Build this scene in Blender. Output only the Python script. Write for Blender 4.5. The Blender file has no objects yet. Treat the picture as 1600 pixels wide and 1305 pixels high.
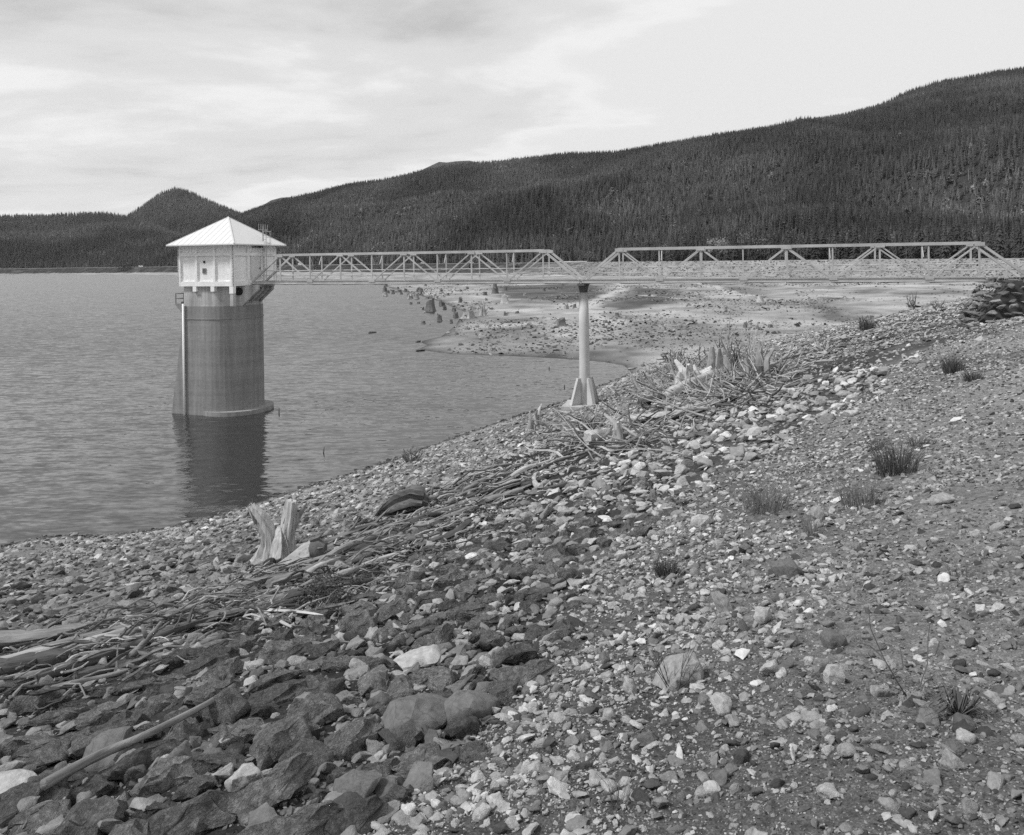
import bpy, bmesh, math, random
import numpy as np
from mathutils import Vector, Matrix, Euler

# ------------------------------------------------------------------ camera, sky, sun, exposure
SC = bpy.context.scene
COL = SC.collection
EYE = 10.5                      # metres above the lake
F = 1150.0                      # focal length in pixels of a 1600 px wide frame
ROLL = 0.0132

cam_d = bpy.data.cameras.new('camera')
cam = bpy.data.objects.new('camera', cam_d)
COL.objects.link(cam)
cam_d.sensor_width = 36.0
cam_d.sensor_fit = 'HORIZONTAL'
cam_d.lens = 36.0 * F / 1600.0
cam_d.shift_y = -(652.5 - 408.0) / 1600.0
cam_d.clip_start = 0.1
cam_d.clip_end = 20000.0
cam.location = (0, 0, EYE)
cam.rotation_mode = 'XYZ'
cam.rotation_euler = (Matrix.Rotation(math.radians(90), 3, 'X') @ Matrix.Rotation(-ROLL, 3, 'Z')).to_euler()
SC.camera = cam

SUN_EL, SUN_AZ = math.radians(50), math.radians(-106)     # azimuth clockwise from +Y (straight ahead)
world = bpy.data.worlds.new('World')
SC.world = world
world.use_nodes = True
_nt = world.node_tree
_nt.nodes.clear()


def nd(nt, kind, **kw):
    n = nt.nodes.new(kind)
    for k, v in kw.items():
        if k.startswith('i_'):
            key = k[2:]
            n.inputs[int(key) if key.isdigit() else key.replace('_', ' ')].default_value = v
        else:
            setattr(n, k, v)
    return n


def math_n(nt, op, a, b=None, c=None):
    n = nt.nodes.new('ShaderNodeMath')
    n.operation = op
    for i, x in enumerate((a, b, c)):
        if x is None:
            continue
        if isinstance(x, (int, float)):
            n.inputs[i].default_value = x
        else:
            nt.links.new(x, n.inputs[i])
    return n.outputs[0]


def ramp_n(nt, fac, stops, interp='LINEAR'):
    n = nt.nodes.new('ShaderNodeValToRGB')
    n.color_ramp.interpolation = interp
    e = n.color_ramp.elements
    while len(e) < len(stops):
        e.new(0.5)
    for i, (p, v) in enumerate(stops):
        e[i].position = p
        e[i].color = (v, v, v, 1)
    nt.links.new(fac, n.inputs[0])
    return n.outputs[0]


def build_world():
    nt = _nt
    L = nt.links.new
    out = nd(nt, 'ShaderNodeOutputWorld')
    bg = nd(nt, 'ShaderNodeBackground')
    L(bg.outputs[0], out.inputs[0])
    sky = nd(nt, 'ShaderNodeTexSky', sky_type='NISHITA', sun_disc=False)
    sky.sun_elevation = SUN_EL
    sky.sun_rotation = SUN_AZ
    bw = nd(nt, 'ShaderNodeRGBToBW')
    L(sky.outputs[0], bw.inputs[0])
    skyv = math_n(nt, 'MINIMUM', math_n(nt, 'MULTIPLY', bw.outputs[0], 0.10), 1.0)
    tc = nd(nt, 'ShaderNodeTexCoord')
    sp = nd(nt, 'ShaderNodeSeparateXYZ')
    L(tc.outputs['Generated'], sp.inputs[0])
    z = math_n(nt, 'ADD', math_n(nt, 'MAXIMUM', sp.outputs[2], 0.0), 0.14)
    cx = math_n(nt, 'DIVIDE', sp.outputs[0], z)
    cy = math_n(nt, 'DIVIDE', sp.outputs[1], z)
    cb = nd(nt, 'ShaderNodeCombineXYZ')
    L(cx, cb.inputs[0]); L(cy, cb.inputs[1])
    mp = nd(nt, 'ShaderNodeMapping')
    mp.inputs['Location'].default_value = (3.7, 1.3, 0)
    mp.inputs['Scale'].default_value = (0.62, 0.95, 1)
    L(cb.outputs[0], mp.inputs[0])
    n1 = nd(nt, 'ShaderNodeTexNoise', i_Scale=1.0, i_Detail=7.0, i_Roughness=0.55, i_Distortion=0.35)
    L(mp.outputs[0], n1.inputs['Vector'])
    n2 = nd(nt, 'ShaderNodeTexNoise', i_Scale=2.6, i_Detail=6.0, i_Roughness=0.6, i_Distortion=0.2)
    L(mp.outputs[0], n2.inputs['Vector'])
    # thicker cloud over the lake side (left), thin bright veil over the hill side
    left = math_n(nt, 'ADD', math_n(nt, 'MULTIPLY', sp.outputs[0], -0.35), math_n(nt, 'SUBTRACT', math_n(nt, 'MULTIPLY', math_n(nt, 'MINIMUM', sp.outputs[2], 0.4), 0.75), 0.125))
    dens = math_n(nt, 'ADD', math_n(nt, 'ADD', math_n(nt, 'MULTIPLY', n1.outputs[0], 1.0),
                                    math_n(nt, 'MULTIPLY', n2.outputs[0], 0.25)), left)
    cloud = ramp_n(nt, dens, [(0.42, 0.80), (0.58, 0.80), (0.66, 0.87), (0.77, 0.72), (0.97, 0.50)], 'EASE')
    mix = math_n(nt, 'ADD', math_n(nt, 'MULTIPLY', cloud, 0.9), math_n(nt, 'MULTIPLY', skyv, 0.10))
    col = nd(nt, 'ShaderNodeCombineColor')
    for i in range(3):
        L(mix, col.inputs[i])
    L(col.outputs[0], bg.inputs[0])
    bg.inputs[1].default_value = 1.0


build_world()
sun_d = bpy.data.lights.new('sun', 'SUN')
sun_d.energy = 3.2
sun_d.angle = math.radians(10)
sun = bpy.data.objects.new('sun', sun_d)
COL.objects.link(sun)
_sd = Vector((math.sin(SUN_AZ) * math.cos(SUN_EL), math.cos(SUN_AZ) * math.cos(SUN_EL), math.sin(SUN_EL)))
sun.rotation_euler = _sd.to_track_quat('Z', 'Y').to_euler()
sun.location = (-30, -10, 60)

VS = SC.view_settings
VS.view_transform = 'Standard'
VS.look = 'None'
VS.exposure = 0.15
VS.gamma = 1.0
VS.use_curve_mapping = False
SC.cycles.use_denoising = False
SC.cycles.use_adaptive_sampling = False
SC.cycles.sample_clamp_indirect = 4.0
SC.cycles.max_bounces = 6
SC.cycles.transparent_max_bounces = 8

random.seed(7)
RNG = np.random.default_rng(11)

# ------------------------------------------------------------------ helpers
_perm = np.random.default_rng(5).permutation(4096)


def _h(ix, iy):
    return _perm[(_perm[ix & 4095] + iy) & 4095] / 4095.0


def vnoise(x, y):
    x = np.asarray(x, float); y = np.asarray(y, float)
    ix = np.floor(x).astype(np.int64); iy = np.floor(y).astype(np.int64)
    fx = x - ix; fy = y - iy
    ux = fx * fx * fx * (fx * (fx * 6 - 15) + 10); uy = fy * fy * fy * (fy * (fy * 6 - 15) + 10)
    a = _h(ix, iy); b = _h(ix + 1, iy); c = _h(ix, iy + 1); d = _h(ix + 1, iy + 1)
    return (a + (b - a) * ux) * (1 - uy) + (c + (d - c) * ux) * uy - 0.5


def fbm(x, y, oct=4, gain=0.5):
    s = 0.0; amp = 1.0; f = 1.0
    for i in range(oct):
        s = s + amp * vnoise(x * f + 17.3 * i, y * f - 9.1 * i)
        amp *= gain; f *= 2.03
    return s


class MB:
    """collects geometry in world (or local) coordinates and links it as ONE mesh object"""
    def __init__(self):
        self.v = []; self.f = []

    def add(self, vs, fs):
        o = len(self.v)
        self.v.extend([tuple(p) for p in vs])
        self.f.extend([tuple(i + o for i in f) for f in fs])
        return self

    def obox(self, c, ax, ay, az):
        """box about c with half-axis vectors"""
        c, ax, ay, az = map(Vector, (c, ax, ay, az))
        vs = [c + sx * ax + sy * ay + sz * az for sz in (-1, 1) for sx, sy in ((-1, -1), (1, -1), (1, 1), (-1, 1))]
        return self.add(vs, [(3, 2, 1, 0), (4, 5, 6, 7), (0, 1, 5, 4), (1, 2, 6, 5), (2, 3, 7, 6), (3, 0, 4, 7)])

    def box(self, c, s):
        return self.obox(c, (s[0] / 2, 0, 0), (0, s[1] / 2, 0), (0, 0, s[2] / 2))

    def beam(self, p, q, w, h, up=(0, 0, 1)):
        p = Vector(p); q = Vector(q)
        d = (q - p)
        t = d.normalized()
        s = t.cross(Vector(up))
        if s.length < 1e-4:
            s = t.cross(Vector((0, 1, 0)))
        s.normalize()
        u = s.cross(t)
        return self.obox((p + q) / 2, d / 2, s * w / 2, u * h / 2)

    def tube(self, pts, rads, n=8, squash=1.0, rough=0.0, rng=random):
        pts = [Vector(p) for p in pts]
        m = len(pts)
        if not hasattr(rads, '__len__'):
            rads = [rads] * m
        o = len(self.v)
        ref = None
        lob = [1 + rough * rng.uniform(-1, 1) for _ in range(n)]
        for i, p in enumerate(pts):
            t = (pts[min(i + 1, m - 1)] - pts[max(i - 1, 0)])
            if t.length < 1e-9:
                t = Vector((0, 0, 1))
            t.normalize()
            if ref is None:
                ref = t.cross(Vector((0.3, 0.2, 1)))
                if ref.length < 1e-3:
                    ref = t.cross(Vector((1, 0, 0)))
            s = (ref - t * ref.dot(t))
            s.normalize(); ref = s
            u = t.cross(s)
            for k in range(n):
                a = 2 * math.pi * k / n
                rr = rads[i] * lob[k] * (1 + rough * 0.5 * rng.uniform(-1, 1))
                self.v.append(tuple(p + s * math.cos(a) * rr + u * math.sin(a) * rr * squash))
        for i in range(m - 1):
            for k in range(n):
                a = o + i * n + k; b = o + i * n + (k + 1) % n
                self.f.append((a, b, b + n, a + n))
        self.f.append(tuple(o + k for k in range(n - 1, -1, -1)))
        self.f.append(tuple(o + (m - 1) * n + k for k in range(n)))
        return self

    def prism(self, poly, z0, z1, poly1=None):
        n = len(poly)
        poly1 = poly1 or poly
        vs = [(x, y, z0) for x, y in poly] + [(x, y, z1) for x, y in poly1]
        fs = [tuple(range(n - 1, -1, -1)), tuple(range(n, 2 * n))]
        fs += [(i, (i + 1) % n, n + (i + 1) % n, n + i) for i in range(n)]
        return self.add(vs, fs)

    def build(self, name, m, parent=None, smooth=False, local=False):
        me = bpy.data.meshes.new(name)
        off = Vector((0, 0, 0))
        if parent is not None and not local:
            q = parent
            while q is not None:
                off = off + q.location
                q = q.parent
        me.from_pydata([(a - off.x, b - off.y, c - off.z) for a, b, c in self.v], [], self.f)
        me.materials.append(m)
        if smooth:
            me.polygons.foreach_set('use_smooth', [True] * len(me.polygons))
        me.update()
        ob = bpy.data.objects.new(name, me)
        COL.objects.link(ob)
        if parent is not None:
            ob.parent = parent
        return ob


def thing(name, label, cat, loc=(0, 0, 0), rotz=0.0, group=None):
    o = bpy.data.objects.new(name, None)
    o.empty_display_size = 0.2
    COL.objects.link(o)
    o.location = loc
    o.rotation_euler = (0, 0, rotz)
    o['label'] = label; o['category'] = cat
    if group:
        o['group'] = group
    return o


def tag(o, label, cat, group=None, kind=None):
    o['label'] = label; o['category'] = cat
    if group:
        o['group'] = group
    if kind:
        o['kind'] = kind
    return o


def structure(o):
    o['kind'] = 'structure'
    return o


def np_mesh(name, V, Fq, m, smooth=False, attrs=None):
    """fast mesh from numpy arrays (quads or tris of one size)"""
    V = np.asarray(V, np.float32); Fq = np.asarray(Fq, np.int32)
    me = bpy.data.meshes.new(name)
    k = Fq.shape[1]
    me.vertices.add(len(V)); me.vertices.foreach_set('co', V.ravel())
    me.loops.add(Fq.size); me.loops.foreach_set('vertex_index', Fq.ravel())
    me.polygons.add(len(Fq))
    me.polygons.foreach_set('loop_start', np.arange(0, Fq.size, k, dtype=np.int32))
    me.polygons.foreach_set('use_smooth', np.full(len(Fq), smooth))
    for an, av in (attrs or {}).items():
        at = me.attributes.new(an, 'FLOAT', 'POINT')
        at.data.foreach_set('value', np.asarray(av, np.float32))
    me.materials.append(m)
    me.update(calc_edges=True)
    me.validate()
    ob = bpy.data.objects.new(name, me)
    COL.objects.link(ob)
    return ob


def copy_thing(root, loc, rot, scale, label=None, group=None):
    r = root.copy(); COL.objects.link(r)
    r.location = loc; r.rotation_euler = rot; r.scale = scale
    if label: r['label'] = label
    if group: r['group'] = group
    for ch in list(root.children):
        c = ch.copy(); COL.objects.link(c); c.parent = r
        for g in list(ch.children):
            d = g.copy(); COL.objects.link(d); d.parent = c
    return r


# ------------------------------------------------------------------ materials
def material(name, tone=0.3, var=0.3, scale=4.0, detail=6.0, rough=0.85, bump=0.0, bump_scale=30.0, bump_dist=0.02,
             stretch=None, obj_rand=0.0, inst=False, coords='Object', lichen=None, spec=0.3, attr=None, blotch=0.0, blotch_scale=1.0, crack=0.0):
    m = bpy.data.materials.new(name)
    m.use_nodes = True
    nt = m.node_tree
    L = nt.links.new
    bs = nt.nodes['Principled BSDF']
    bs.inputs['Roughness'].default_value = rough
    bs.inputs['Specular IOR Level'].default_value = spec
    tc = nd(nt, 'ShaderNodeTexCoord')
    vec = tc.outputs[coords] if coords != 'Position' else nd(nt, 'ShaderNodeNewGeometry').outputs['Position']
    if stretch:
        mp = nd(nt, 'ShaderNodeMapping')
        mp.inputs['Scale'].default_value = stretch
        L(vec, mp.inputs[0]); vec = mp.outputs[0]
    n1 = nd(nt, 'ShaderNodeTexNoise', i_Scale=scale, i_Detail=detail, i_Roughness=0.62)
    L(vec, n1.inputs['Vector'])
    v = ramp_n(nt, n1.outputs[0], [(0.25, 1 - var), (0.5, 1.0), (0.78, 1 + var)])
    val = math_n(nt, 'MULTIPLY', v, tone)
    if attr:
        a = nd(nt, 'ShaderNodeAttribute', attribute_name=attr)
        val = math_n(nt, 'MULTIPLY', v, a.outputs['Fac'])
    if blotch:
        nb = nd(nt, 'ShaderNodeTexNoise', i_Scale=blotch_scale, i_Detail=3.0, i_Roughness=0.5)
        L(vec, nb.inputs['Vector'])
        val = math_n(nt, 'MULTIPLY', val, ramp_n(nt, nb.outputs[0], [(0.3, 1 - blotch), (0.7, 1 + blotch)]))
    if lichen:
        nl = nd(nt, 'ShaderNodeTexNoise', i_Scale=lichen[0], i_Detail=5.0, i_Roughness=0.7)
        L(vec, nl.inputs['Vector'])
        k = ramp_n(nt, nl.outputs[0], [(0.52, 0.0), (0.62, 1.0)])
        val = math_n(nt, 'ADD', val, math_n(nt, 'MULTIPLY', k, lichen[1]))
    ck = None
    if crack:
        nv = nd(nt, 'ShaderNodeTexNoise', i_Scale=3.0, i_Detail=4.0)
        L(vec, nv.inputs['Vector'])
        wv = nd(nt, 'ShaderNodeVectorMath', operation='MULTIPLY_ADD')
        L(nv.outputs['Color'], wv.inputs[0]); wv.inputs[1].default_value = (0.5, 0.5, 0.5); L(vec, wv.inputs[2])
        vo = nd(nt, 'ShaderNodeTexVoronoi', feature='DISTANCE_TO_EDGE', i_Scale=crack)
        L(wv.outputs[0], vo.inputs['Vector'])
        ck = ramp_n(nt, vo.outputs['Distance'], [(0.0, 0.62), (0.012, 0.92), (0.04, 1.0)])
        val = math_n(nt, 'MULTIPLY', val, ck)
    if obj_rand:
        oi = nd(nt, 'ShaderNodeObjectInfo')
        val = math_n(nt, 'MULTIPLY', val, math_n(nt, 'ADD', math_n(nt, 'MULTIPLY', oi.outputs['Random'], 2 * obj_rand), 1 - obj_rand))
    if inst:
        at = nd(nt, 'ShaderNodeAttribute', attribute_name='tone', attribute_type='INSTANCER')
        val = math_n(nt, 'MULTIPLY', val, at.outputs['Fac'])
    cc = nd(nt, 'ShaderNodeCombineColor')
    for i in range(3):
        L(val, cc.inputs[i])
    L(cc.outputs[0], bs.inputs['Base Color'])
    if bump:
        nb2 = nd(nt, 'ShaderNodeTexNoise', i_Scale=bump_scale, i_Detail=5.0, i_Roughness=0.65)
        L(vec, nb2.inputs['Vector'])
        bn = nd(nt, 'ShaderNodeBump')
        bn.inputs['Strength'].default_value = bump
        bn.inputs['Distance'].default_value = bump_dist
        L(math_n(nt, 'ADD', nb2.outputs[0], math_n(nt, 'MULTIPLY', ck, 0.25)) if ck else nb2.outputs[0], bn.inputs['Height'])
        L(bn.outputs[0], bs.inputs['Normal'])
    return m


# ------------------------------------------------------------------ the lie of the land
def unroll(x, y):
    u = x - 800.0; v = y - 408.0
    c, s = math.cos(ROLL), math.sin(ROLL)
    return u * c - v * s, v * c + u * s


def at_depth(x, y, Y):
    u, v = unroll(x, y)
    return Vector((u / F * Y, Y, EYE - v / F * Y))


def at_level(x, y, z=0.0):
    u, v = unroll(x, y)
    Y = (EYE - z) * F / v
    return Vector((u / F * Y, Y, z))


NEAR = [at_level(x, y) for x, y in ((60, 843), (150, 842), (250, 831), (330, 812), (400, 790), (500, 758), (600, 727),
                                    (700, 690), (800, 655), (880, 630), (940, 605), (975, 590))]
near_xy = [(p.x, p.y) for p in NEAR]
TOE = [(-110, -75), (-45, -1)] + near_xy + [(13, 70), (25, 85), (60, 118), (104, 160), (136, 200), (156, 245), (152, 300), (122, 345),
       (88, 376), (40, 445), (0, 530), (-80, 650), (-200, 800), (-400, 960), (-700, 1120), (-1200, 1330), (-2000, 1500), (-3500, 1500)]
FARSH = [at_level(x, y) for x, y in ((984, 580), (975, 571), (945, 566), (900, 562), (800, 556.5), (700, 553), (652, 546), (668, 539.5), (655, 534),
                                     (690, 526), (713, 508), (718, 497), (736, 491), (712, 482), (690, 472), (660, 463), (632, 456), (610, 450), (600, 446))]
far_xy = [(p.x, p.y) for p in FARSH] + [(-95, 440), (-150, 520), (-250, 640), (-380, 800), (-450, 880), (-560, 960), (-700, 1100), (-1200, 1310), (-2600, 1400), (-3200, 600),
          (-3200, -900), (-200, -900)]
LAKE = [(-110, -75), (-45, -1)] + near_xy + far_xy


def poly_dist(px, py, poly, closed):
    P = np.asarray(poly, float)
    A = P if closed else P[:-1]
    B = np.roll(P, -1, 0) if closed else P[1:]
    best = np.full(px.shape, 1e18)
    side = np.ones(px.shape)
    for a, b in zip(A, B):
        d = b - a
        t = np.clip(((px - a[0]) * d[0] + (py - a[1]) * d[1]) / (d @ d), 0, 1)
        ex = px - a[0] - t * d[0]; ey = py - a[1] - t * d[1]
        q = ex * ex + ey * ey
        s = np.where(d[0] * (py - a[1]) - d[1] * (px - a[0]) < 0, 1.0, -1.0)      # + on the right of the line
        m = q < best - 1e-9
        best = np.where(m, q, best)
        side = np.where(m, s, side)
    return np.sqrt(best), side


def inside(px, py, poly):
    P = np.asarray(poly, float)
    c = np.zeros(px.shape, bool)
    for a, b in zip(P, np.roll(P, -1, 0)):
        if a[1] == b[1]:
            continue
        k = ((a[1] > py) != (b[1] > py)) & (px < (b[0] - a[0]) * (py - a[1]) / (b[1] - a[1]) + a[0])
        c ^= k
    return c


def smax(a, b, k):
    d = np.clip(0.5 + 0.5 * (a - b) / k, 0, 1)
    return b + (a - b) * d + k * d * (1 - d)


CREST = 9.0


def land(x, y, info=False, fine=True):
    x = np.asarray(x, float); y = np.asarray(y, float)
    d, s = poly_dist(x, y, TOE, False)
    sd = d * s
    up = 0.27 * sd
    up = -smax(-up, np.full(up.shape, -CREST), 0.35)                       # smooth minimum with the crest
    back = CREST - 0.40 * (sd - 44.0)
    up = np.where(sd > 44.0, np.maximum(back, 4.5), up)
    dl, _ = poly_dist(x, y, LAKE, True)
    sl = np.where(inside(x, y, LAKE), -dl, dl)
    und = fbm(x / 26.0, y / 26.0, 4) * 0.5
    flat = np.where(sl > 0, 0.22 * (1 - np.exp(-sl / 1.6)) + 0.010 * np.minimum(sl, 120) + und * np.clip(sl / 25, 0, 1) * 0.9, sl * 0.12)
    h = np.maximum(smax(up, flat, 0.25), -4.0)
    r = np.hypot(x, y)
    if fine:
        k = np.clip(sd / 2.0, 0.15, 1) * np.clip(60 / (r + 1), 0.3, 1)
        h = h + k * (fbm(x / 2.1, y / 2.1, 3) * 0.16 + fbm(x / 0.42 + 40, y / 0.42, 3) * 0.045)
    if info:
        return h, sd, sl
    return h


def land1(x, y):
    return float(land(np.array([x]), np.array([y]))[0])


def ground_hits(xs, ys):
    """where the view rays through these photo pixels meet the ground (used to read positions off the photograph)"""
    xs = np.asarray(xs, float); ys = np.asarray(ys, float)
    u = (xs - 800) * math.cos(ROLL) - (ys - 408) * math.sin(ROLL)
    v = (ys - 408) * math.cos(ROLL) + (xs - 800) * math.sin(ROLL)
    lo = np.full(xs.shape, 1.4); hi = np.full(xs.shape, 1500.0)
    for n in (230, 30, 30):
        f = np.linspace(0, 1, n)[None, :]
        Y = lo[:, None] * (hi / lo)[:, None] ** f
        g = np.maximum(land((u[:, None] / F * Y).ravel(), Y.ravel(), fine=False).reshape(Y.shape), 0)
        below = (EYE - v[:, None] / F * Y) <= g
        below[:, -1] = True
        k = np.maximum(below.argmax(1), 1)
        r = np.arange(len(xs))
        lo, hi = Y[r, k - 1], Y[r, k]
    return u / F * hi, hi


def ground_at(x, y):
    a, b = ground_hits([x], [y])
    X, Y = float(a[0]), float(b[0])
    return Vector((X, Y, max(land1(X, Y), -0.3)))


def slope_frame(X, Y):
    e = 0.6
    h = land(np.array([X - e, X + e, X, X]), np.array([Y, Y, Y - e, Y + e]), fine=False)
    n = Vector((-(h[1] - h[0]) / (2 * e), -(h[3] - h[2]) / (2 * e), 1)).normalized()
    return n


# ------------------------------------------------------------------ scattering of what nobody could count
def unlinked_protos(obs, cname):
    c = bpy.data.collections.new(cname)
    for o in obs:
        for uc in list(o.users_collection):
            uc.objects.unlink(o)
        c.objects.link(o)
    return c


def scatter(name, pts, rot, scl, idx, tone, coll, label, cat):
    n = len(pts)
    me = bpy.data.meshes.new(name)
    me.vertices.add(n)
    me.vertices.foreach_set('co', np.asarray(pts, np.float32).ravel())
    for an, ty, av in (('rot', 'FLOAT_VECTOR', rot), ('scl', 'FLOAT_VECTOR', scl)):
        at = me.attributes.new(an, ty, 'POINT')
        at.data.foreach_set('vector', np.asarray(av, np.float32).ravel())
    at = me.attributes.new('pick', 'INT', 'POINT'); at.data.foreach_set('value', np.asarray(idx, np.int32))
    at = me.attributes.new('tone', 'FLOAT', 'POINT'); at.data.foreach_set('value', np.asarray(tone, np.float32))
    ob = bpy.data.objects.new(name, me)
    COL.objects.link(ob)
    ng = bpy.data.node_groups.new(name + '_nodes', 'GeometryNodeTree')
    ng.interface.new_socket('Geometry', in_out='INPUT', socket_type='NodeSocketGeometry')
    ng.interface.new_socket('Geometry', in_out='OUTPUT', socket_type='NodeSocketGeometry')
    L = ng.links.new
    gi = ng.nodes.new('NodeGroupInput'); go = ng.nodes.new('NodeGroupOutput')
    m2p = ng.nodes.new('GeometryNodeMeshToPoints')
    L(gi.outputs[0], m2p.inputs[0])
    ci = ng.nodes.new('GeometryNodeCollectionInfo')
    ci.inputs['Collection'].default_value = coll
    ci.inputs['Separate Children'].default_value = True
    ci.inputs['Reset Children'].default_value = True
    iop = ng.nodes.new('GeometryNodeInstanceOnPoints')
    iop.inputs['Pick Instance'].default_value = True

    def att(nm, ty):
        a = ng.nodes.new('GeometryNodeInputNamedAttribute')
        a.data_type = ty
        a.inputs['Name'].default_value = nm
        return a.outputs['Attribute']
    L(m2p.outputs[0], iop.inputs['Points'])
    L(ci.outputs[0], iop.inputs['Instance'])
    L(att('pick', 'INT'), iop.inputs['Instance Index'])
    L(att('rot', 'FLOAT_VECTOR'), iop.inputs['Rotation'])
    L(att('scl', 'FLOAT_VECTOR'), iop.inputs['Scale'])
    L(iop.outputs[0], go.inputs[0])
    md = ob.modifiers.new('scatter', 'NODES')
    md.node_group = ng
    tag(ob, label, cat, kind='stuff')
    return ob
def line_xy(pts, pre, post):
    gx, gy = ground_hits([p[0] for p in pts], [p[1] for p in pts])
    return pre + list(zip(gx.tolist(), gy.tolist())) + post


# edge of the gravel shoulder, and the two sides of the driftwood band, on the ground
GRAVEL_EDGE = line_xy([(600, 1240), (700, 1140), (800, 1050), (850, 970), (900, 900), (1000, 820), (1100, 750), (1200, 690), (1300, 640), (1400, 580), (1500, 520)],
                      [(-2.6, -1.0), (-1.3, 2.4)], [(29, 42), (70, 92), (125, 150)])
DRIFT_LOW = line_xy([(60, 990), (300, 930), (420, 880), (540, 830), (640, 780), (760, 730), (880, 690), (1000, 650), (1100, 600), (1200, 560), (1300, 520)],
                    [(-20, -2), (-9, 7.2)], [(48, 90), (110, 150)])
DRIFT_UP = line_xy([(60, 1110), (250, 1050), (480, 960), (600, 900), (700, 850), (800, 790), (900, 740), (1000, 700), (1100, 660), (1250, 600), (1350, 540)],
                   [(-14, -5), (-6.5, 3.5)], [(31, 52), (62, 92), (118, 150)])


def zones(X, Y):
    out = []
    for ln in (GRAVEL_EDGE, DRIFT_LOW, DRIFT_UP):
        d, s = poly_dist(X, Y, ln, False)
        out.append(d * s)
    return out


# ------------------------------------------------------------------ ground
M_GROUND = material('ground_earth', var=0.60, scale=14.0, detail=9.0, rough=0.95, bump=1.0, bump_scale=55.0, bump_dist=0.02, blotch=0.45, blotch_scale=85.0,
                    coords='Position', attr='alb', spec=0.15)


def hits_xy(pts):
    a, b = ground_hits([p[0] for p in pts], [p[1] for p in pts])
    return list(zip(a, b))


def build_ground():
    fr = np.linspace(-52, 52, 500)
    ang = np.radians(np.concatenate([fr, np.linspace(52, 308, 70)[1:-1]]))
    rad = np.concatenate([[0.25, 0.7], np.geomspace(1.1, 400, 330)[:-1], np.geomspace(400, 1500, 190)[:-1], np.geomspace(1500, 6000, 40)])
    A, R = np.meshgrid(ang, rad)
    X = (R * np.sin(A)).ravel(); Y = (R * np.cos(A)).ravel()
    h, sd, sl = land(X, Y, info=True)
    z0 = EYE - 1.62
    r = np.hypot(X, Y)
    # base colours of the ground: gravel shoulder, riprap soil darkened to paint shade in the gaps, washed shore, mud flat
    gd = zones(X, Y)
    rr_ = np.hypot(X, Y) + 1
    alb = np.interp(gd[0] / rr_ + 0.1 * fbm(X / 2.3, Y / 2.3, 3), [-0.10, -0.02, 0.04, 0.5], [0.04, 0.05, 0.13, 0.165])
    alb = np.where(gd[1] < 0, 0.12, alb) * np.clip(0.72 + 0.02 * rr_, 0.75, 1.2)
    flat = (sd < 1.5) & (sl > 0)
    n = fbm(X / 9.0, Y / 9.0, 4)
    n2 = fbm(X / 30.0 + 7, Y / 30.0, 3)
    fl = 0.27 + 0.20 * n + 0.10 * n2 + 0.10 * fbm(X / 2.2, Y / 2.2, 3)
    for poly, v in (([(770, 447), (890, 444), (940, 447), (955, 462), (930, 472), (860, 470), (790, 466)], 0.085),
                    ([(985, 450), (1050, 452), (1075, 470), (1020, 478), (960, 486), (940, 478), (985, 462)], 0.09),
                    ([(1120, 447), (1180, 450), (1190, 462), (1140, 462)], 0.15),
                    ([(1000, 505), (1035, 500), (1035, 516), (995, 522)], 0.15),
                    ([(1265, 470), (1290, 474), (1322, 488), (1318, 502), (1300, 500), (1275, 486)], 0.09)):
        w = hits_xy(poly)
        d, _ = poly_dist(X, Y, w, True)
        d = np.where(inside(X, Y, w), d, -d)
        k = np.clip(d / 4.0 + 0.5 + 2.2 * n, 0, 1)
        fl = fl * (1 - k) + (v + 0.10 * n) * k
    for line, wd in (([(966, 441), (970, 452), (950, 461), (926, 470), (915, 480), (932, 493), (952, 506)], 2.3),
                     ([(1082, 441), (1110, 447), (1140, 458), (1170, 462)], 2.6), ([(1010, 462), (1060, 466), (1160, 460)], 1.6)):
        d, _ = poly_dist(X, Y, hits_xy(line), False)
        k = np.clip(1.3 - d / wd + 1.2 * n, 0, 1)
        fl = fl * (1 - k) + 0.40 * k
    alb = np.where(flat, fl, alb)
    far = (r > 130) & (sd >= 1.5)
    alb = np.where(far, 0.25 + 0.14 * fbm(X / 5.0, Y / 5.0, 4) - 0.23 * np.clip((r - 420) / 200, 0, 1), alb)
    alb = np.where((sd > 52), 0.07, alb)
    alb = np.where((r < 130) & (sd > 1.5), alb * (1 + 0.7 * fbm(X / 3.0, Y / 3.0, 4)), alb)
    wet = np.clip(1 - (h - 0.02) / 0.22, 0, 1) * (h > -0.5)
    alb = alb * (1 - 0.68 * wet)
    alb = np.clip(alb, 0.03, 0.5)
    na = len(ang); nr = len(rad)
    i, j = np.meshgrid(np.arange(nr - 1), np.arange(na), indexing='ij')
    a = (i * na + j).ravel(); b = (i * na + (j + 1) % na).ravel()
    Fq = np.stack([a, b, b + na, a + na], 1)
    V = np.stack([X, Y, h], 1)
    o = np_mesh('ground', V, Fq, M_GROUND, True, {'alb': alb})
    structure(o)


build_ground()


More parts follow.
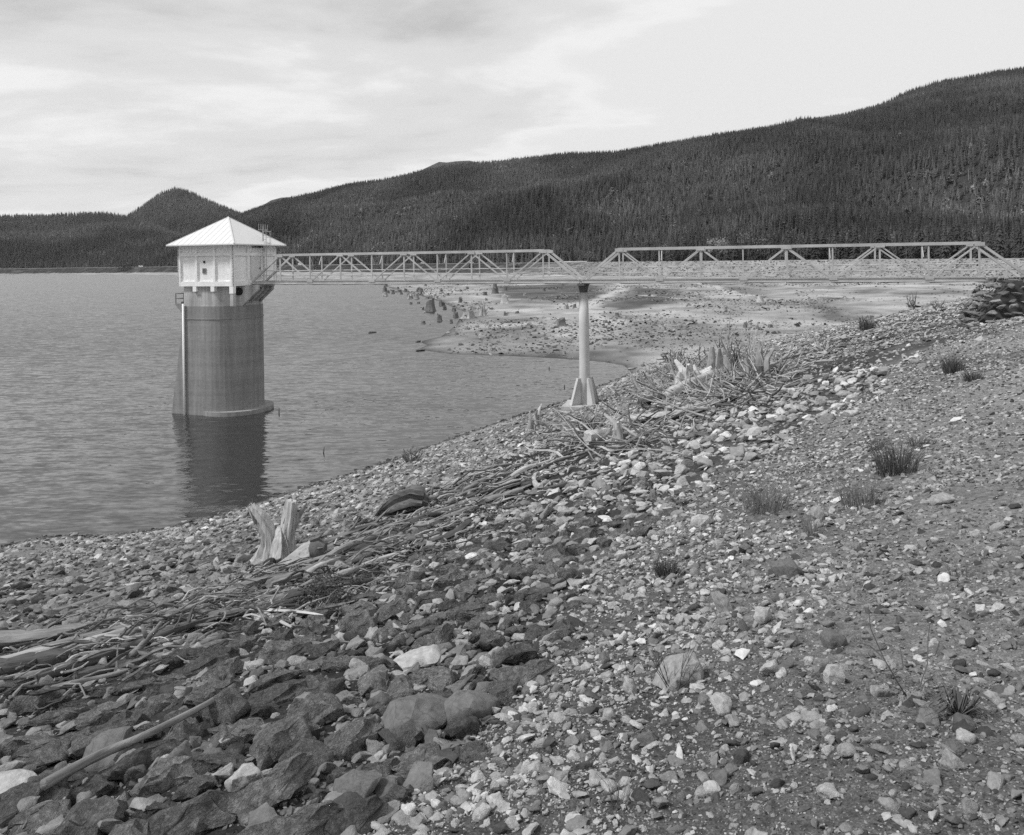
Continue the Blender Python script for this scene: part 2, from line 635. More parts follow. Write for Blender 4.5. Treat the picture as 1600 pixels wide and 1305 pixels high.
def build_road():
    """the road along the far crest of the dam"""
    P = [Vector((a, b, 0)) for a, b in TOE[TOE.index((152, 300)):]]
    q = []
    for i in range(len(P) - 1):
        for f in (0, 0.25, 0.5, 0.75):
            q.append(P[i].lerp(P[i + 1], f))
    for _ in range(4):
        q = [q[0]] + [(q[i - 1] + q[i] * 2 + q[i + 1]) / 4 for i in range(1, len(q) - 1)] + [q[-1]]
    mb = MB()
    rows = []
    for i, p in enumerate(q):
        d = (q[min(i + 1, len(q) - 1)] - q[max(i - 1, 0)]).normalized()
        n = Vector((d.y, -d.x, 0))
        rows.append((p + n * 35.5, p + n * 41.5))
    vs = []
    for a, b in rows:
        vs += [(a.x, a.y, 9.10), (b.x, b.y, 9.10), (a.x, a.y, 8.5), (b.x, b.y, 8.5)]
    fs = []
    for i in range(len(rows) - 1):
        o = 4 * i
        fs += [(o, o + 1, o + 5, o + 4), (o + 2, o, o + 4, o + 6), (o + 1, o + 3, o + 7, o + 5)]
    mb.add(vs, fs)
    structure(mb.build('road', material('pale_road_gravel', tone=0.34, var=0.15, scale=0.3, coords='Position')))


build_road()


# ------------------------------------------------------------------ lake
WA, WB, TILT = 0.32, 0.30, 0.14


def build_lake():
    m = bpy.data.materials.new('lake_water')
    m.use_nodes = True
    nt = m.node_tree
    L = nt.links.new
    bs = nt.nodes['Principled BSDF']
    bs.inputs['Base Color'].default_value = (0.03, 0.03, 0.03, 1)
    bs.inputs['Roughness'].default_value = 0.06
    bs.inputs['IOR'].default_value = 2.0
    bs.inputs['Specular IOR Level'].default_value = 0.5
    pos = nd(nt, 'ShaderNodeNewGeometry').outputs['Position']

    def slopes(scale, stretch, rotz, det, rough=0.55, dist=0.3):
        """wave slopes across x and y, read from two channels of a noise"""
        mp = nd(nt, 'ShaderNodeMapping')
        mp.inputs['Scale'].default_value = stretch
        mp.inputs['Rotation'].default_value = (0, 0, rotz)
        L(pos, mp.inputs[0])
        n = nd(nt, 'ShaderNodeTexNoise', i_Scale=scale, i_Detail=det, i_Roughness=rough, i_Distortion=dist)
        L(mp.outputs[0], n.inputs['Vector'])
        v = nd(nt, 'ShaderNodeVectorMath', operation='SUBTRACT')
        L(n.outputs['Color'], v.inputs[0]); v.inputs[1].default_value = (0.5, 0.5, 0.5)
        return v.outputs[0]

    def vm(op, a, b):
        n = nd(nt, 'ShaderNodeVectorMath', operation=op)
        for k, x in enumerate((a, b)):
            if isinstance(x, tuple):
                n.inputs[k].default_value = x
            else:
                L(x, n.inputs[k])
        return n.outputs[0]
    a = slopes(2.1, (0.30, 1.15, 1), math.radians(-12), 2.0)          # wind waves about a metre long
    b = slopes(5.0, (0.45, 1.2, 1), math.radians(-4), 3.0)            # ripples on them
    c = nd(nt, 'ShaderNodeTexNoise', i_Scale=0.05, i_Detail=3.0)
    L(pos, c.inputs['Vector'])
    gust = ramp_n(nt, c.outputs[0], [(0.3, 0.7), (0.7, 1.2)])
    s_ = vm('ADD', vm('MULTIPLY', a, (WA * 0.45, WA, 0)), vm('MULTIPLY', b, (WB * 0.6, WB, 0)))
    # sheltered under the dam, steeper wind waves breaking towards it out on the open lake
    sp = nd(nt, 'ShaderNodeSeparateXYZ')
    L(pos, sp.inputs[0])
    open_ = math_n(nt, 'MULTIPLY', math_n(nt, 'SUBTRACT', math_n(nt, 'ADD', sp.outputs[1], math_n(nt, 'MULTIPLY', sp.outputs[0], -0.25)), 40.0), 1 / 70.0)
    open_ = math_n(nt, 'MINIMUM', math_n(nt, 'MAXIMUM', open_, 0.0), 1.0)
    gust = math_n(nt, 'MULTIPLY', gust, math_n(nt, 'ADD', math_n(nt, 'MULTIPLY', open_, 0.1), 1.35))
    gv = nd(nt, 'ShaderNodeCombineXYZ')
    L(gust, gv.inputs[0]); L(gust, gv.inputs[1])
    s_ = vm('MULTIPLY', s_, gv.outputs[0])
    tv = nd(nt, 'ShaderNodeCombineXYZ')
    L(math_n(nt, 'MULTIPLY', math_n(nt, 'ADD', math_n(nt, 'MULTIPLY', open_, 0.8), 0.2), -TILT), tv.inputs[1])
    s_ = vm('ADD', s_, tv.outputs[0])
    nrm = nd(nt, 'ShaderNodeVectorMath', operation='NORMALIZE')
    L(vm('ADD', s_, (0.0, 0.0, 1.0)), nrm.inputs[0])
    L(nrm.outputs[0], bs.inputs['Normal'])
    mb = MB()
    mb.add([(-3500, -900, 0), (600, -900, 0), (600, 2200, 0), (-3500, 2200, 0)], [(0, 1, 2, 3)])
    structure(mb.build('lake', m))


build_lake()

# ------------------------------------------------------------------ hills and their forest
M_FLOOR = material('forest_floor', tone=0.035, var=0.4, scale=0.05, coords='Position', rough=1.0)
HILLS = {}


def build_hill(name, sky, base, crest, ur, bump, seed, top_drop=8.0, z0=4.5, power=1.0):
    """sky: (photo x, photo y) of the ridge; base/crest: (photo x, distance)"""
    nu, nt_ = 170, 60
    us = np.linspace(ur[0], ur[1], nu)
    sx = np.array([p[0] for p in sky], float); sy = np.array([p[1] for p in sky], float)
    yh = 408.0 - ROLL * (us - 800)
    bx, bz = zip(*base); cx_, cz = zip(*crest)
    Zb = np.interp(us, bx, bz); Zc = np.interp(us, cx_, cz)
    hc = EYE + (yh - np.interp(us, sx, sy)) / F * Zc - top_drop
    ts = np.concatenate([np.linspace(0, 1, nt_), [1.08, 1.2, 1.5]])
    U, T = np.meshgrid(us, ts)
    ZB = Zb[None, :]; ZC = Zc[None, :]; HC = hc[None, :]
    Yd = ZB + (ZC - ZB) * T
    X = (U - 800) / F * Yd
    prof = np.where(T <= 1, np.power(np.clip(T, 0, 1), power), 1 - (T - 1) * 0.7)
    H = z0 + (HC - z0) * prof
    k = np.clip(T * (1 - T) * 4, 0, 1) * np.clip(1.25 - T, 0, 1)
    H = H + k * bump * (fbm(X / 420.0 + seed, Yd / 520.0, 4) * 1.0 + 0.35 * fbm(X / 120.0 + seed, Yd / 160.0, 3))
    n, m = X.shape
    i, j = np.meshgrid(np.arange(n - 1), np.arange(m - 1), indexing='ij')
    a = (i * m + j).ravel()
    Fq = np.stack([a, a + 1, a + m + 1, a + m], 1)
    o = np_mesh(name, np.stack([X.ravel(), Yd.ravel(), H.ravel()], 1), Fq, M_FLOOR, True)
    structure(o)
    return (us, ts, X, Yd, H)


def hill_points(hl, n, tmax=1.02, near_bias=0.0):
    us, ts, X, Yd, H = hl
    fi = RNG.random(n * 2); fj = RNG.random(n * 2)
    # area weighting (columns widen with distance)
    tt = fi * tmax
    w = np.interp(tt, ts, Yd.mean(1))
    keep = RNG.random(n * 2) < (w / w.max()) ** (2.0 - near_bias)
    tt = tt[keep][:n]; uu = fj[keep][:n]
    gi = np.interp(tt, ts, np.arange(len(ts))); gj = uu * (len(us) - 1.001)
    i0 = np.clip(gi.astype(int), 0, len(ts) - 2); j0 = np.clip(gj.astype(int), 0, len(us) - 2)
    a = gi - i0; b = gj - j0

    def s(G):
        return (G[i0, j0] * (1 - a) * (1 - b) + G[i0 + 1, j0] * a * (1 - b) + G[i0, j0 + 1] * (1 - a) * b + G[i0 + 1, j0 + 1] * a * b)
    return np.stack([s(X), s(Yd), s(H)], 1), tt


M_NEEDLE = material('needles', tone=0.068, var=0.35, scale=0.6, rough=0.9, inst=True, spec=0.1)
M_LEAFY = material('pale_leaves', tone=0.11, var=0.3, scale=0.6, rough=0.9, inst=True, spec=0.1)
M_SNAG = material('dead_wood', tone=0.15, var=0.2, scale=0.6, inst=True)


def conifer_mesh(mb, h, r, layers, per, rng, start=0.12):
    for k in range(layers):
        f = k / (layers - 1)
        z = h * (start + (1 - start) * f ** 0.92)
        rr = r * (1 - f) ** 0.85 + 0.04 * r
        rr *= rng.uniform(0.8, 1.15)
        for j in range(per):
            a = 2 * math.pi * (j + rng.random() * 0.8) / per + k * 0.7
            ll = rr * rng.uniform(0.6, 1.15)
            w = 0.42 * ll + 0.10 * r
            dz = -h * 0.035 * rng.uniform(0.6, 1.5) - 0.22 * ll
            ca, sa = math.cos(a), math.sin(a)
            up = h / layers * 1.25
            tip = (ca * ll, sa * ll, z + dz)
            mb.add([(0, 0, z + up), (-sa * w * 0.5 + ca * ll * 0.45, ca * w * 0.5 + sa * ll * 0.45, z + dz * 0.4), tip,
                    (sa * w * 0.5 + ca * ll * 0.45, -ca * w * 0.5 + sa * ll * 0.45, z + dz * 0.4)], [(0, 1, 2), (0, 2, 3)])
    return mb


def leafy_mesh(mb, h, r, n, rng, size=0.16, base=0.15):
    for _ in range(n):
        while True:
            p = Vector((rng.uniform(-1, 1), rng.uniform(-1, 1), rng.uniform(-1, 1)))
            if 0.35 < p.length < 1:
                break
        c = Vector((p.x * r, p.y * r, h * (base + (1 - base) * (0.5 + 0.5 * p.z))))
        taper = 1.0 - 0.5 * max(0, p.z)
        c.x *= taper; c.y *= taper
        s = size * r * 2 * rng.uniform(0.5, 1.3)
        u = Vector((rng.gauss(0, 1), rng.gauss(0, 1), rng.gauss(0, 1))).normalized()
        v = u.cross(Vector((rng.gauss(0, 1), rng.gauss(0, 1), rng.gauss(0, 1)))).normalized()
        mb.add([c - u * s, c + v * s * 0.7, c + u * s, c - v * s * 0.7], [(0, 1, 2, 3)])
    return mb


def build_forest():
    rng = random.Random(3)
    obs = []
    for k, (r, layers, per) in enumerate(((0.13, 13, 7), (0.155, 12, 7), (0.115, 14, 6), (0.17, 11, 8))):
        mb = conifer_mesh(MB(), 1.0, r, layers, per, rng)
        obs.append(mb.build('proto_%d_conifer' % k, M_NEEDLE))
    for k in range(2):
        obs.append(leafy_mesh(MB(), 0.8, 0.26, 90, rng).build('proto_%d_leafy' % (4 + k), M_LEAFY))
    mb = MB(); mb.tube([(0, 0, 0), (0.01, 0, 0.5), (0, 0.01, 0.95)], [0.018, 0.013, 0.004], 5)
    obs.append(mb.build('proto_6_snag', M_SNAG))
    return unlinked_protos(obs, 'forest_trees')


FOREST = build_forest()
MAIN_SKY = [(-200, 470), (60, 425), (200, 395), (280, 375), (340, 353), (385, 331), (410, 322), (450, 312), (500, 300), (550, 288), (600, 281),
            (650, 270), (700, 259), (757, 254), (800, 248), (850, 243), (900, 240), (960, 240), (1000, 234), (1070, 220), (1130, 209), (1200, 200),
            (1260, 187), (1320, 178), (1390, 160), (1420, 145), (1470, 129), (1545, 117), (1620, 106), (1800, 92), (2000, 110), (2400, 150)]
main = build_hill('hill', MAIN_SKY, [(-200, 2000), (200, 1500), (385, 1180), (600, 860), (800, 640), (1000, 520), (1300, 430), (1600, 400), (2300, 420)],
                  [(-200, 2300), (200, 2200), (385, 2100), (800, 1900), (1200, 1700), (1600, 1600), (2300, 1500)], (60, 2300), 110.0, 3.1)
CONE_SKY = [(100, 395), (160, 360), (200, 338), (230, 316), (255, 299), (275, 294), (300, 300), (330, 313), (370, 331), (400, 345), (460, 372), (520, 400)]
cone = build_hill('conical_hill', CONE_SKY, [(0, 2250), (600, 2100)], [(0, 2800), (600, 2700)], (90, 530), 26.0, 8.7)
LEFT_SKY = [(-500, 345), (-250, 330), (-100, 334), (0, 338), (60, 337), (100, 335), (160, 333), (200, 339), (240, 350), (300, 372), (380, 392), (450, 405)]
lefth = build_hill('low_hill', LEFT_SKY, [(-500, 1500), (450, 1700)], [(-500, 2350), (450, 2250)], (-500, 440), 45.0, 5.2)
far_sky = [(560, 330), (620, 285), (660, 266), (688, 253), (700, 254), (715, 252), (735, 251), (750, 254), (760, 262), (800, 290)]
farm = build_hill('far_mountain', far_sky, [(500, 3400), (900, 3400)], [(500, 4600), (900, 4600)], (560, 800), 20.0, 1.4, top_drop=0)
far2 = build_hill('far_mountain.001', [(380, 345), (410, 322), (425, 313), (440, 309), (455, 308), (470, 312), (520, 335)], [(300, 3500), (600, 3500)], [(300, 4700), (600, 4700)],
                  (385, 515), 20.0, 2.4, top_drop=0)


def plant_forest():
    P = []; S = []; K = []; T = []

    def add(pts, hmin, hmax, tone, seed, leafy=0.012):
        n = len(pts)
        patch = fbm(pts[:, 0] / 150.0 + seed, pts[:, 1] / 220.0, 4)
        young = np.clip(0.5 - 1.3 * patch, 0, 1)
        h = (hmin + (hmax - hmin) * RNG.random(n) ** 0.8) * (1.08 - 0.35 * young)
        q = RNG.random(n)
        pick = RNG.integers(0, 4, n)
        pick = np.where(q < leafy + 0.10 * np.clip(young - 0.35, 0, 1), 4 + RNG.integers(0, 2, n), pick)
        pick = np.where(q > 0.997, 6, pick)
        t = tone * (0.65 + 0.7 * RNG.random(n) ** 1.6) * (0.85 + 1.25 * young)
        w = h * RNG.uniform(1.0, 1.5, n)
        P.append(pts - np.array([0, 0, 0.5])); S.append(np.stack([w, w, h], 1)); K.append(pick); T.append(t)
    p, t = hill_points(main, 125000, 1.03, near_bias=0.6)
    add(p, 8, 17, 1.0, 0.0)
    p, t = hill_points(cone, 15000, 1.03)
    add(p, 13, 22, 1.05, 4.0)
    p, t = hill_points(lefth, 28000, 1.03)
    add(p, 12, 21, 1.05, 9.0)
    P_ = np.concatenate(P); n = len(P_)
    rot = np.stack([RNG.normal(0, 0.02, n), RNG.normal(0, 0.02, n), RNG.random(n) * 6.28], 1)
    scatter('forest', P_, rot, np.concatenate(S), np.concatenate(K), np.concatenate(T), FOREST,
            'dense dark conifer forest covering the hills behind the lake', 'forest')


plant_forest()
# ------------------------------------------------------------------ footbridge, pier and intake tower
E1 = Vector((0.9548, -0.2972, 0))          # along the bridge, tower -> shore
N2 = Vector((0.2972, 0.9548, 0))           # across it, away from the camera
UP = Vector((0, 0, 1))
NODE0 = Vector((-18.34, 51.8, 0))
STEP = 2.358
BW_ = 1.5
ZB, ZT = 9.27, 11.13

M_STEEL = material('grey_painted_steel', tone=0.43, var=0.16, scale=1.2, rough=0.6, coords='Position', blotch=0.12, blotch_scale=0.6, spec=0.4)
M_STEEL_DK = material('dark_weathered_steel', tone=0.10, var=0.3, scale=2.0, rough=0.7, coords='Position')
M_DECK = material('weathered_deck_boards', tone=0.30, var=0.3, scale=3.0, rough=0.9, coords='Position')


def node(n, across=0.0, z=0.0):
    return NODE0 + E1 * (STEP * n) + N2 * across + UP * z


def build_bridge():
    root = thing('footbridge', 'long pale steel truss footbridge running from the lake tower to the shore bank', 'footbridge', node(10, BW_ / 2, ZB))
    for side in (0, 1):
        ac = side * BW_
        for s0 in (0, 10):
            g = 0.06 if s0 == 0 else -0.06      # small gap between the two spans
            a, b = s0, s0 + 10
            # chords
            MB().beam(node(a + 0.97, ac, ZT), node(b - 0.97, ac, ZT), 0.15, 0.15).build('top_chord', M_STEEL, root)
            m = MB()
            m.beam(node(a + 0.03, ac, ZB - 0.06), node(b - 0.03, ac, ZB - 0.06), 0.09, 0.17)
            m.beam(node(a + 0.03, ac, ZB - 0.155), node(b - 0.03, ac, ZB - 0.155), 0.17, 0.02)
            m.beam(node(a + 0.03, ac, ZB + 0.04), node(b - 0.03, ac, ZB + 0.04), 0.17, 0.02)
            m.build('bottom_chord', M_STEEL, root)
            MB().beam(node(a + 0.04, ac, ZB + 0.02), node(a + 1, ac, ZT), 0.125, 0.14, up=N2).build('end_post', M_STEEL, root)
            MB().beam(node(b - 0.04, ac, ZB + 0.02), node(b - 1, ac, ZT), 0.125, 0.14, up=N2).build('end_post', M_STEEL, root)
            for n in range(a + 1, b):
                wv = 0.085 if n % 2 else 0.07
                MB().beam(node(n, ac, ZB + 0.05), node(n, ac, ZT - 0.075), wv, 0.07, up=N2).build('vertical_post', M_STEEL, root)
            for n in range(a + 1, b - 1):
                top_first = (n - a) % 2 == 1
                p = node(n, ac, ZT - 0.05) if top_first else node(n + 0.06, ac, ZB + 0.06)
                q = node(n + 1 - 0.06, ac, ZB + 0.06) if top_first else node(n + 1, ac, ZT - 0.05)
                MB().beam(p, q, 0.075, 0.10, up=N2).build('diagonal_brace', M_STEEL, root)
            for n in range(a + 1, b, 2):
                m = MB()
                c = node(n, ac, ZT - 0.06)
                for o in (-0.055, 0.055):
                    m.obox(c + N2 * o * 1.6, E1 * 0.24, UP * 0.10, N2 * 0.006)
                m.build('gusset_plate', M_STEEL, root)
            for n in range(a + 2, b, 2):
                m = MB()
                c = node(n, ac, ZB + 0.05)
                for o in (-0.075, 0.075):
                    m.obox(c + N2 * o, E1 * 0.22, UP * 0.10, N2 * 0.006)
                m.build('gusset_plate', M_STEEL, root)
            # handrails inside the truss
            inn = ac + (0.10 if side == 0 else -0.10)
            for hz in (0.34, 0.66):
                MB().tube([node(a + 0.3 + (0.2 if hz > 0.5 else 0), inn, ZB + hz + 0.1), node(b - 0.3 - (0.2 if hz > 0.5 else 0), inn, ZB + hz + 0.1)], 0.019, 6).build('handrail', M_STEEL, root)
            # outrigger braces that steady the top chord
            out = -0.30 if side == 0 else 0.30
            for n in range(a + 2, b, 2):
                MB().beam(node(n, ac + out * 0.05, ZT - 0.08), node(n + 0.0, ac - out * 1.2, ZB + 1.15), 0.04, 0.04, up=E1).build('knee_brace', M_STEEL, root)
    for n in range(0, 21):
        MB().beam(node(n, -0.03, ZB - 0.13), node(n, BW_ + 0.03, ZB - 0.13), 0.08, 0.14).build('floor_beam', M_STEEL, root)
    for n in range(0, 20):
        MB().beam(node(n + 0.03, 0.1, ZB - 0.20), node(n + 0.97, BW_ - 0.1, ZB - 0.20), 0.05, 0.05).build('wind_brace', M_STEEL, root)
    # deck boards, each its own plank
    nb = 0
    me = None
    L = 20 * STEP
    w = 0.296
    k = int(L / (w + 0.012))
    for i in range(k):
        c = NODE0 + E1 * ((i + 0.5) * (w + 0.012)) + N2 * (BW_ / 2) + UP * (ZB - 0.02 + random.uniform(-0.004, 0.004))
        if me is None:
            m = MB(); m.obox(c, E1 * w / 2, N2 * 0.66, UP * 0.022)
            o = m.build('deck_plank', M_DECK, root)
            me = o; c0 = c
        else:
            o = me.copy(); COL.objects.link(o); o.location = me.location + (c - c0)
    MB().beam(node(0.2, 0.22, ZB - 0.055), node(19.9, 0.22, ZB - 0.055), 0.05, 0.045).build('stringer', M_STEEL_DK, root)
    MB().beam(node(0.2, BW_ - 0.22, ZB - 0.055), node(19.9, BW_ - 0.22, ZB - 0.055), 0.05, 0.045).build('stringer', M_STEEL_DK, root)


build_bridge()

M_PIER = material('pier_paint', tone=0.52, var=0.10, scale=1.5, coords='Position', blotch=0.10, blotch_scale=0.5, rough=0.6)
M_CONC = material('pale_concrete', tone=0.40, var=0.2, scale=2.5, coords='Position', blotch=0.2, blotch_scale=0.7, bump=0.3, bump_scale=12)


def ring(c, r, n=28, a0=0.0):
    return [(c.x + r * math.cos(a0 + 2 * math.pi * i / n), c.y + r * math.sin(a0 + 2 * math.pi * i / n)) for i in range(n)]


def build_pier():
    c = node(10, BW_ / 2)
    gz = land1(c.x, c.y)
    zb = max(gz + 0.12, 1.5)
    root = thing('bridge_pier', 'round pale steel pier with flared fins holding up the middle of the footbridge', 'bridge pier', (c.x, c.y, zb))
    MB().tube([c + UP * zb, c + UP * 3.0, c + UP * 6.6, c + UP * 8.5], [0.325, 0.325, 0.315, 0.27], 28).build('column', M_PIER, root, smooth=True)
    m = MB()
    m.prism(ring(c, 0.23, 16), 8.5, 8.95, [(p[0], p[1]) for p in ring(c, 0.34, 16)])
    m.build('column_head', M_STEEL_DK, root)
    m = MB()
    m.obox(c + UP * 9.0, E1 * 0.22, N2 * 0.85, UP * 0.055)
    m.build('bearing_beam', M_STEEL_DK, root)
    for k in range(4):
        a = math.radians(k * 90 + 28)
        d = Vector((math.cos(a), math.sin(a), 0)); t = Vector((-math.sin(a), math.cos(a), 0))
        w = 0.06
        top, bot = zb + 1.62, zb + 0.01
        prof = [(0.30, bot), (1.02, bot), (0.52, top), (0.30, top)]
        m = MB()
        vs = [c + d * r + t * (w * s) + UP * z for s in (-1, 1) for r, z in prof]
        m.add(vs, [(0, 1, 2, 3), (7, 6, 5, 4), (0, 4, 5, 1), (1, 5, 6, 2), (2, 6, 7, 3), (3, 7, 4, 0)])
        f = m.build('fin', M_PIER, root)
        m = MB()
        p0 = c + d * 1.03 + UP * bot; p1 = c + d * 0.53 + UP * top
        m.beam(p0, p1, 0.22, 0.025, up=t.cross(p1 - p0))
        m.build('flange', M_PIER, f)
    MB().obox(c + UP * (zb - 0.20), E1 * 1.25, N2 * 1.15, UP * 0.20).build('footing', M_CONC, root)


build_pier()

# ---- intake tower
M_WHITE = material('white_painted_concrete', tone=0.84, var=0.05, scale=1.2, coords='Position', blotch=0.05, blotch_scale=0.5, rough=0.7)
M_ROOF = material('pale_metal_roof', tone=0.66, var=0.04, scale=0.8, coords='Position', rough=0.45, spec=0.5, stretch=(1, 1, 1))
M_DOOR = material('grey_door_paint', tone=0.60, var=0.08, scale=2.0, coords='Position')
M_HOLE = material('painted_opening_shade', tone=0.02, var=0.1)  # near black, the shade inside openings put into the colour
M_LADDER = material('galvanised_ladder', tone=0.40, var=0.1)


def shaft_material(name, tone, amp=1.0):
    """poured concrete: lift lines, drip stains, dark bathtub rings"""
    m = bpy.data.materials.new(name)
    m.use_nodes = True
    nt = m.node_tree
    L = nt.links.new
    bs = nt.nodes['Principled BSDF']
    bs.inputs['Roughness'].default_value = 0.9
    bs.inputs['Specular IOR Level'].default_value = 0.15
    pos = nd(nt, 'ShaderNodeNewGeometry').outputs['Position']
    sp = nd(nt, 'ShaderNodeSeparateXYZ')
    L(pos, sp.inputs[0])

    def noise(scale, stretch, det=5.0):
        mp = nd(nt, 'ShaderNodeMapping'); mp.inputs['Scale'].default_value = stretch
        L(pos, mp.inputs[0])
        n = nd(nt, 'ShaderNodeTexNoise', i_Scale=scale, i_Detail=det, i_Roughness=0.6)
        L(mp.outputs[0], n.inputs['Vector'])
        return n.outputs[0]
    bands = ramp_n(nt, noise(1.0, (0.05, 0.05, 2.2)), [(0.3, 1 - 0.10 * amp), (0.7, 1 + 0.10 * amp)])
    drips = ramp_n(nt, noise(1.0, (2.6, 2.6, 0.16)), [(0.3, 1 - 0.22 * amp), (0.7, 1 + 0.2 * amp)])
    grain = ramp_n(nt, noise(5.0, (1, 1, 1.5), 8.0), [(0.25, 0.86), (0.75, 1.14)])
    # thin pale lift joint every 1.1 m
    fr = math_n(nt, 'FRACT', math_n(nt, 'MULTIPLY', math_n(nt, 'ADD', sp.outputs[2], math_n(nt, 'MULTIPLY', noise(1.0, (0.6, 0.6, 0.6)), 0.14)), 0.92))
    joint = ramp_n(nt, fr, [(0.0, 1 - 0.12 * amp), (0.03, 1 + 0.10 * amp), (0.07, 1.0), (1.0, 1.0)])
    v = math_n(nt, 'MULTIPLY', math_n(nt, 'MULTIPLY', bands, drips), math_n(nt, 'MULTIPLY', grain, joint))
    v = math_n(nt, 'MULTIPLY', v, tone)
    cc = nd(nt, 'ShaderNodeCombineColor')
    for i in range(3):
        L(v, cc.inputs[i])
    L(cc.outputs[0], bs.inputs['Base Color'])
    bn = nd(nt, 'ShaderNodeBump'); bn.inputs['Strength'].default_value = min(0.35, 0.35 * amp); bn.inputs['Distance'].default_value = 0.015
    L(noise(7.0, (1, 1, 2)), bn.inputs['Height']); L(bn.outputs[0], bs.inputs['Normal'])
    return m


M_SHAFT = shaft_material('stained_shaft_concrete', 0.25)
M_SHAFT_UP = shaft_material('pale_shaft_concrete', 0.42, 1.7)

M_WALL = shaft_material('white_painted_walls', 0.80, 0.28)


def build_tower():
    M0 = NODE0 + E1 * (STEP * -0.15) + N2 * 0.75          # middle of the house face that meets the bridge
    hz0, hz1 = 9.02, 11.85
    s1, wa, wb = 4.6, 2.3, 2.7                            # depth along the bridge axis, half widths across
    Cc = M0 - N2 * wa                                     # front corner
    O = Cc - E1 * 2.3 + N2 * 2.5                          # centre of house
    root = thing('intake_tower', 'concrete intake tower standing in the lake with a white pyramid roofed gatehouse', 'tower', (O.x, O.y, 0))
    # shaft: flat sides, round nose towards the bridge
    def shaft(r, back):
        pts = []
        for i in range(25):
            a = -math.pi / 2 + math.pi * i / 24
            p = O + E1 * (r * math.cos(a)) + N2 * (r * math.sin(a))
            pts.append((p.x, p.y))
        for sgn in (1, -1):
            p = O - E1 * back + N2 * (r * sgn)
            pts.append((p.x, p.y))
        return pts
    SR = 2.3
    MB().prism(shaft(SR + 0.04, 2.0), -3.0, 7.62).build('shaft', M_SHAFT, root)
    MB().prism(shaft(SR, 1.97), 7.62, 9.02).build('shaft_neck', M_SHAFT_UP, root)
    m = MB()
    m.prism(shaft(SR + 0.075, 2.02), 6.70, 6.78)
    m.build('string_course', M_SHAFT, root)
    m = MB()
    fc = O + E1 * 0.55
    m.prism(ring(fc, 2.55, 30), -2.0, 0.30)
    m.build('footing', M_SHAFT, root)
    # sloping buttress on the lake side with its small platform
    m = MB()
    b0 = O - E1 * 2.0
    prof = [(-0.05, -3.0), (1.70, -3.0), (1.22, 0.0), (0.10, 6.9), (-0.05, 6.9)]
    vs = [b0 - E1 * d + N2 * n + UP * z for n in (-SR + 0.06, -SR + 1.3) for d, z in prof]
    k = len(prof)
    m.add(vs, [tuple(range(k)), tuple(range(2 * k - 1, k - 1, -1))] + [(i, i + k, (i + 1) % k + k, (i + 1) % k) for i in range(k)])
    m.build('buttress', M_SHAFT, root)
    m = MB()
    prof = [(0.0, 6.95), (0.78, 7.72), (0.78, 7.80), (0.0, 7.80)]
    vs = [b0 - E1 * d + N2 * n + UP * z for n in (-SR + 0.03, -SR + 1.6) for d, z in prof]
    m.add(vs, [(0, 1, 2, 3), (7, 6, 5, 4)] + [(i, i + 4, (i + 1) % 4 + 4, (i + 1) % 4) for i in range(4)])
    pl = m.build('platform', M_SHAFT, root)
    m = MB()
    fr = -SR + 0.08
    for d in (0.06, 0.74):
        m.beam(b0 - E1 * d + N2 * fr + UP * 7.8, b0 - E1 * d + N2 * fr + UP * 8.5, 0.045, 0.045)
        m.beam(b0 - E1 * d + N2 * (fr + 1.4) + UP * 7.8, b0 - E1 * d + N2 * (fr + 1.4) + UP * 8.5, 0.045, 0.045)
    for z in (8.15, 8.5):
        m.beam(b0 - E1 * 0.0 + N2 * fr + UP * z, b0 - E1 * 0.78 + N2 * fr + UP * z, 0.04, 0.04)
        m.beam(b0 - E1 * 0.74 + N2 * fr + UP * z, b0 - E1 * 0.74 + N2 * (fr + 1.4) + UP * z, 0.04, 0.04)
    m.build('railing', M_STEEL_DK, pl)
    m = MB(); m.box(b0 - E1 * 0.12 + N2 * (fr + 0.05) + UP * 7.87, (0.28, 0.2, 0.13)); m.build('valve_box', M_STEEL_DK, pl)
    m = MB(); p = O - E1 * 1.93 - N2 * (SR + 0.14)
    m.tube([p + UP * -1.0, p + UP * 7.80], 0.075, 10)
    m.build('pipe', M_WHITE, root, smooth=True)
    # corbels under the house
    for d, h in ((0.0, 0.50), (1.55, 0.36), (3.05, 0.36)):
        c = Cc - E1 * (d + 0.16) + N2 * 0.16
        MB().obox(c + UP * (hz0 - h / 2 - 0.003), E1 * 0.15, N2 * 0.15, UP * h / 2).build('corbel', M_WHITE, root)
    c = Cc - E1 * 0.16 + N2 * 0.17
    MB().obox(c + UP * 8.08, E1 * 0.13, N2 * 0.13, UP * 0.43).build('corner_strut', M_SHAFT_UP, root)
    # round pipe mouth in the neck, a solid disc painted dark for its inner shade
    a = math.radians(-36)
    d = E1 * math.cos(a) + N2 * math.sin(a)
    q = O + d * (SR - 0.05) + UP * 8.62
    MB().tube([q, q + d * 0.16], 0.27, 20).build('pipe_mouth', M_HOLE, root)
    # bridge seat: ribbed bracket
    for k, ac in enumerate((-0.15, 0.40, 0.95, 1.5)):
        m = MB()
        b = M0 - N2 * 0.75 + N2 * ac
        r0 = -0.8
        prof = [(r0 - 0.6, 7.55), (r0 + 0.55, 7.62), (1.05, 8.72), (1.05, 8.93), (r0 - 0.6, 8.93)]
        w = 0.11 if k in (0, 3) else 0.09
        vs = [b + E1 * d_ + N2 * s_ * w + UP * z for s_ in (-1, 1) for d_, z in prof]
        n = len(prof)
        m.add(vs, [tuple(range(n)), tuple(range(2 * n - 1, n - 1, -1))] + [(i, i + n, (i + 1) % n + n, (i + 1) % n) for i in range(n)])
        m.build('bracket_rib', M_SHAFT_UP, root)
    m = MB()
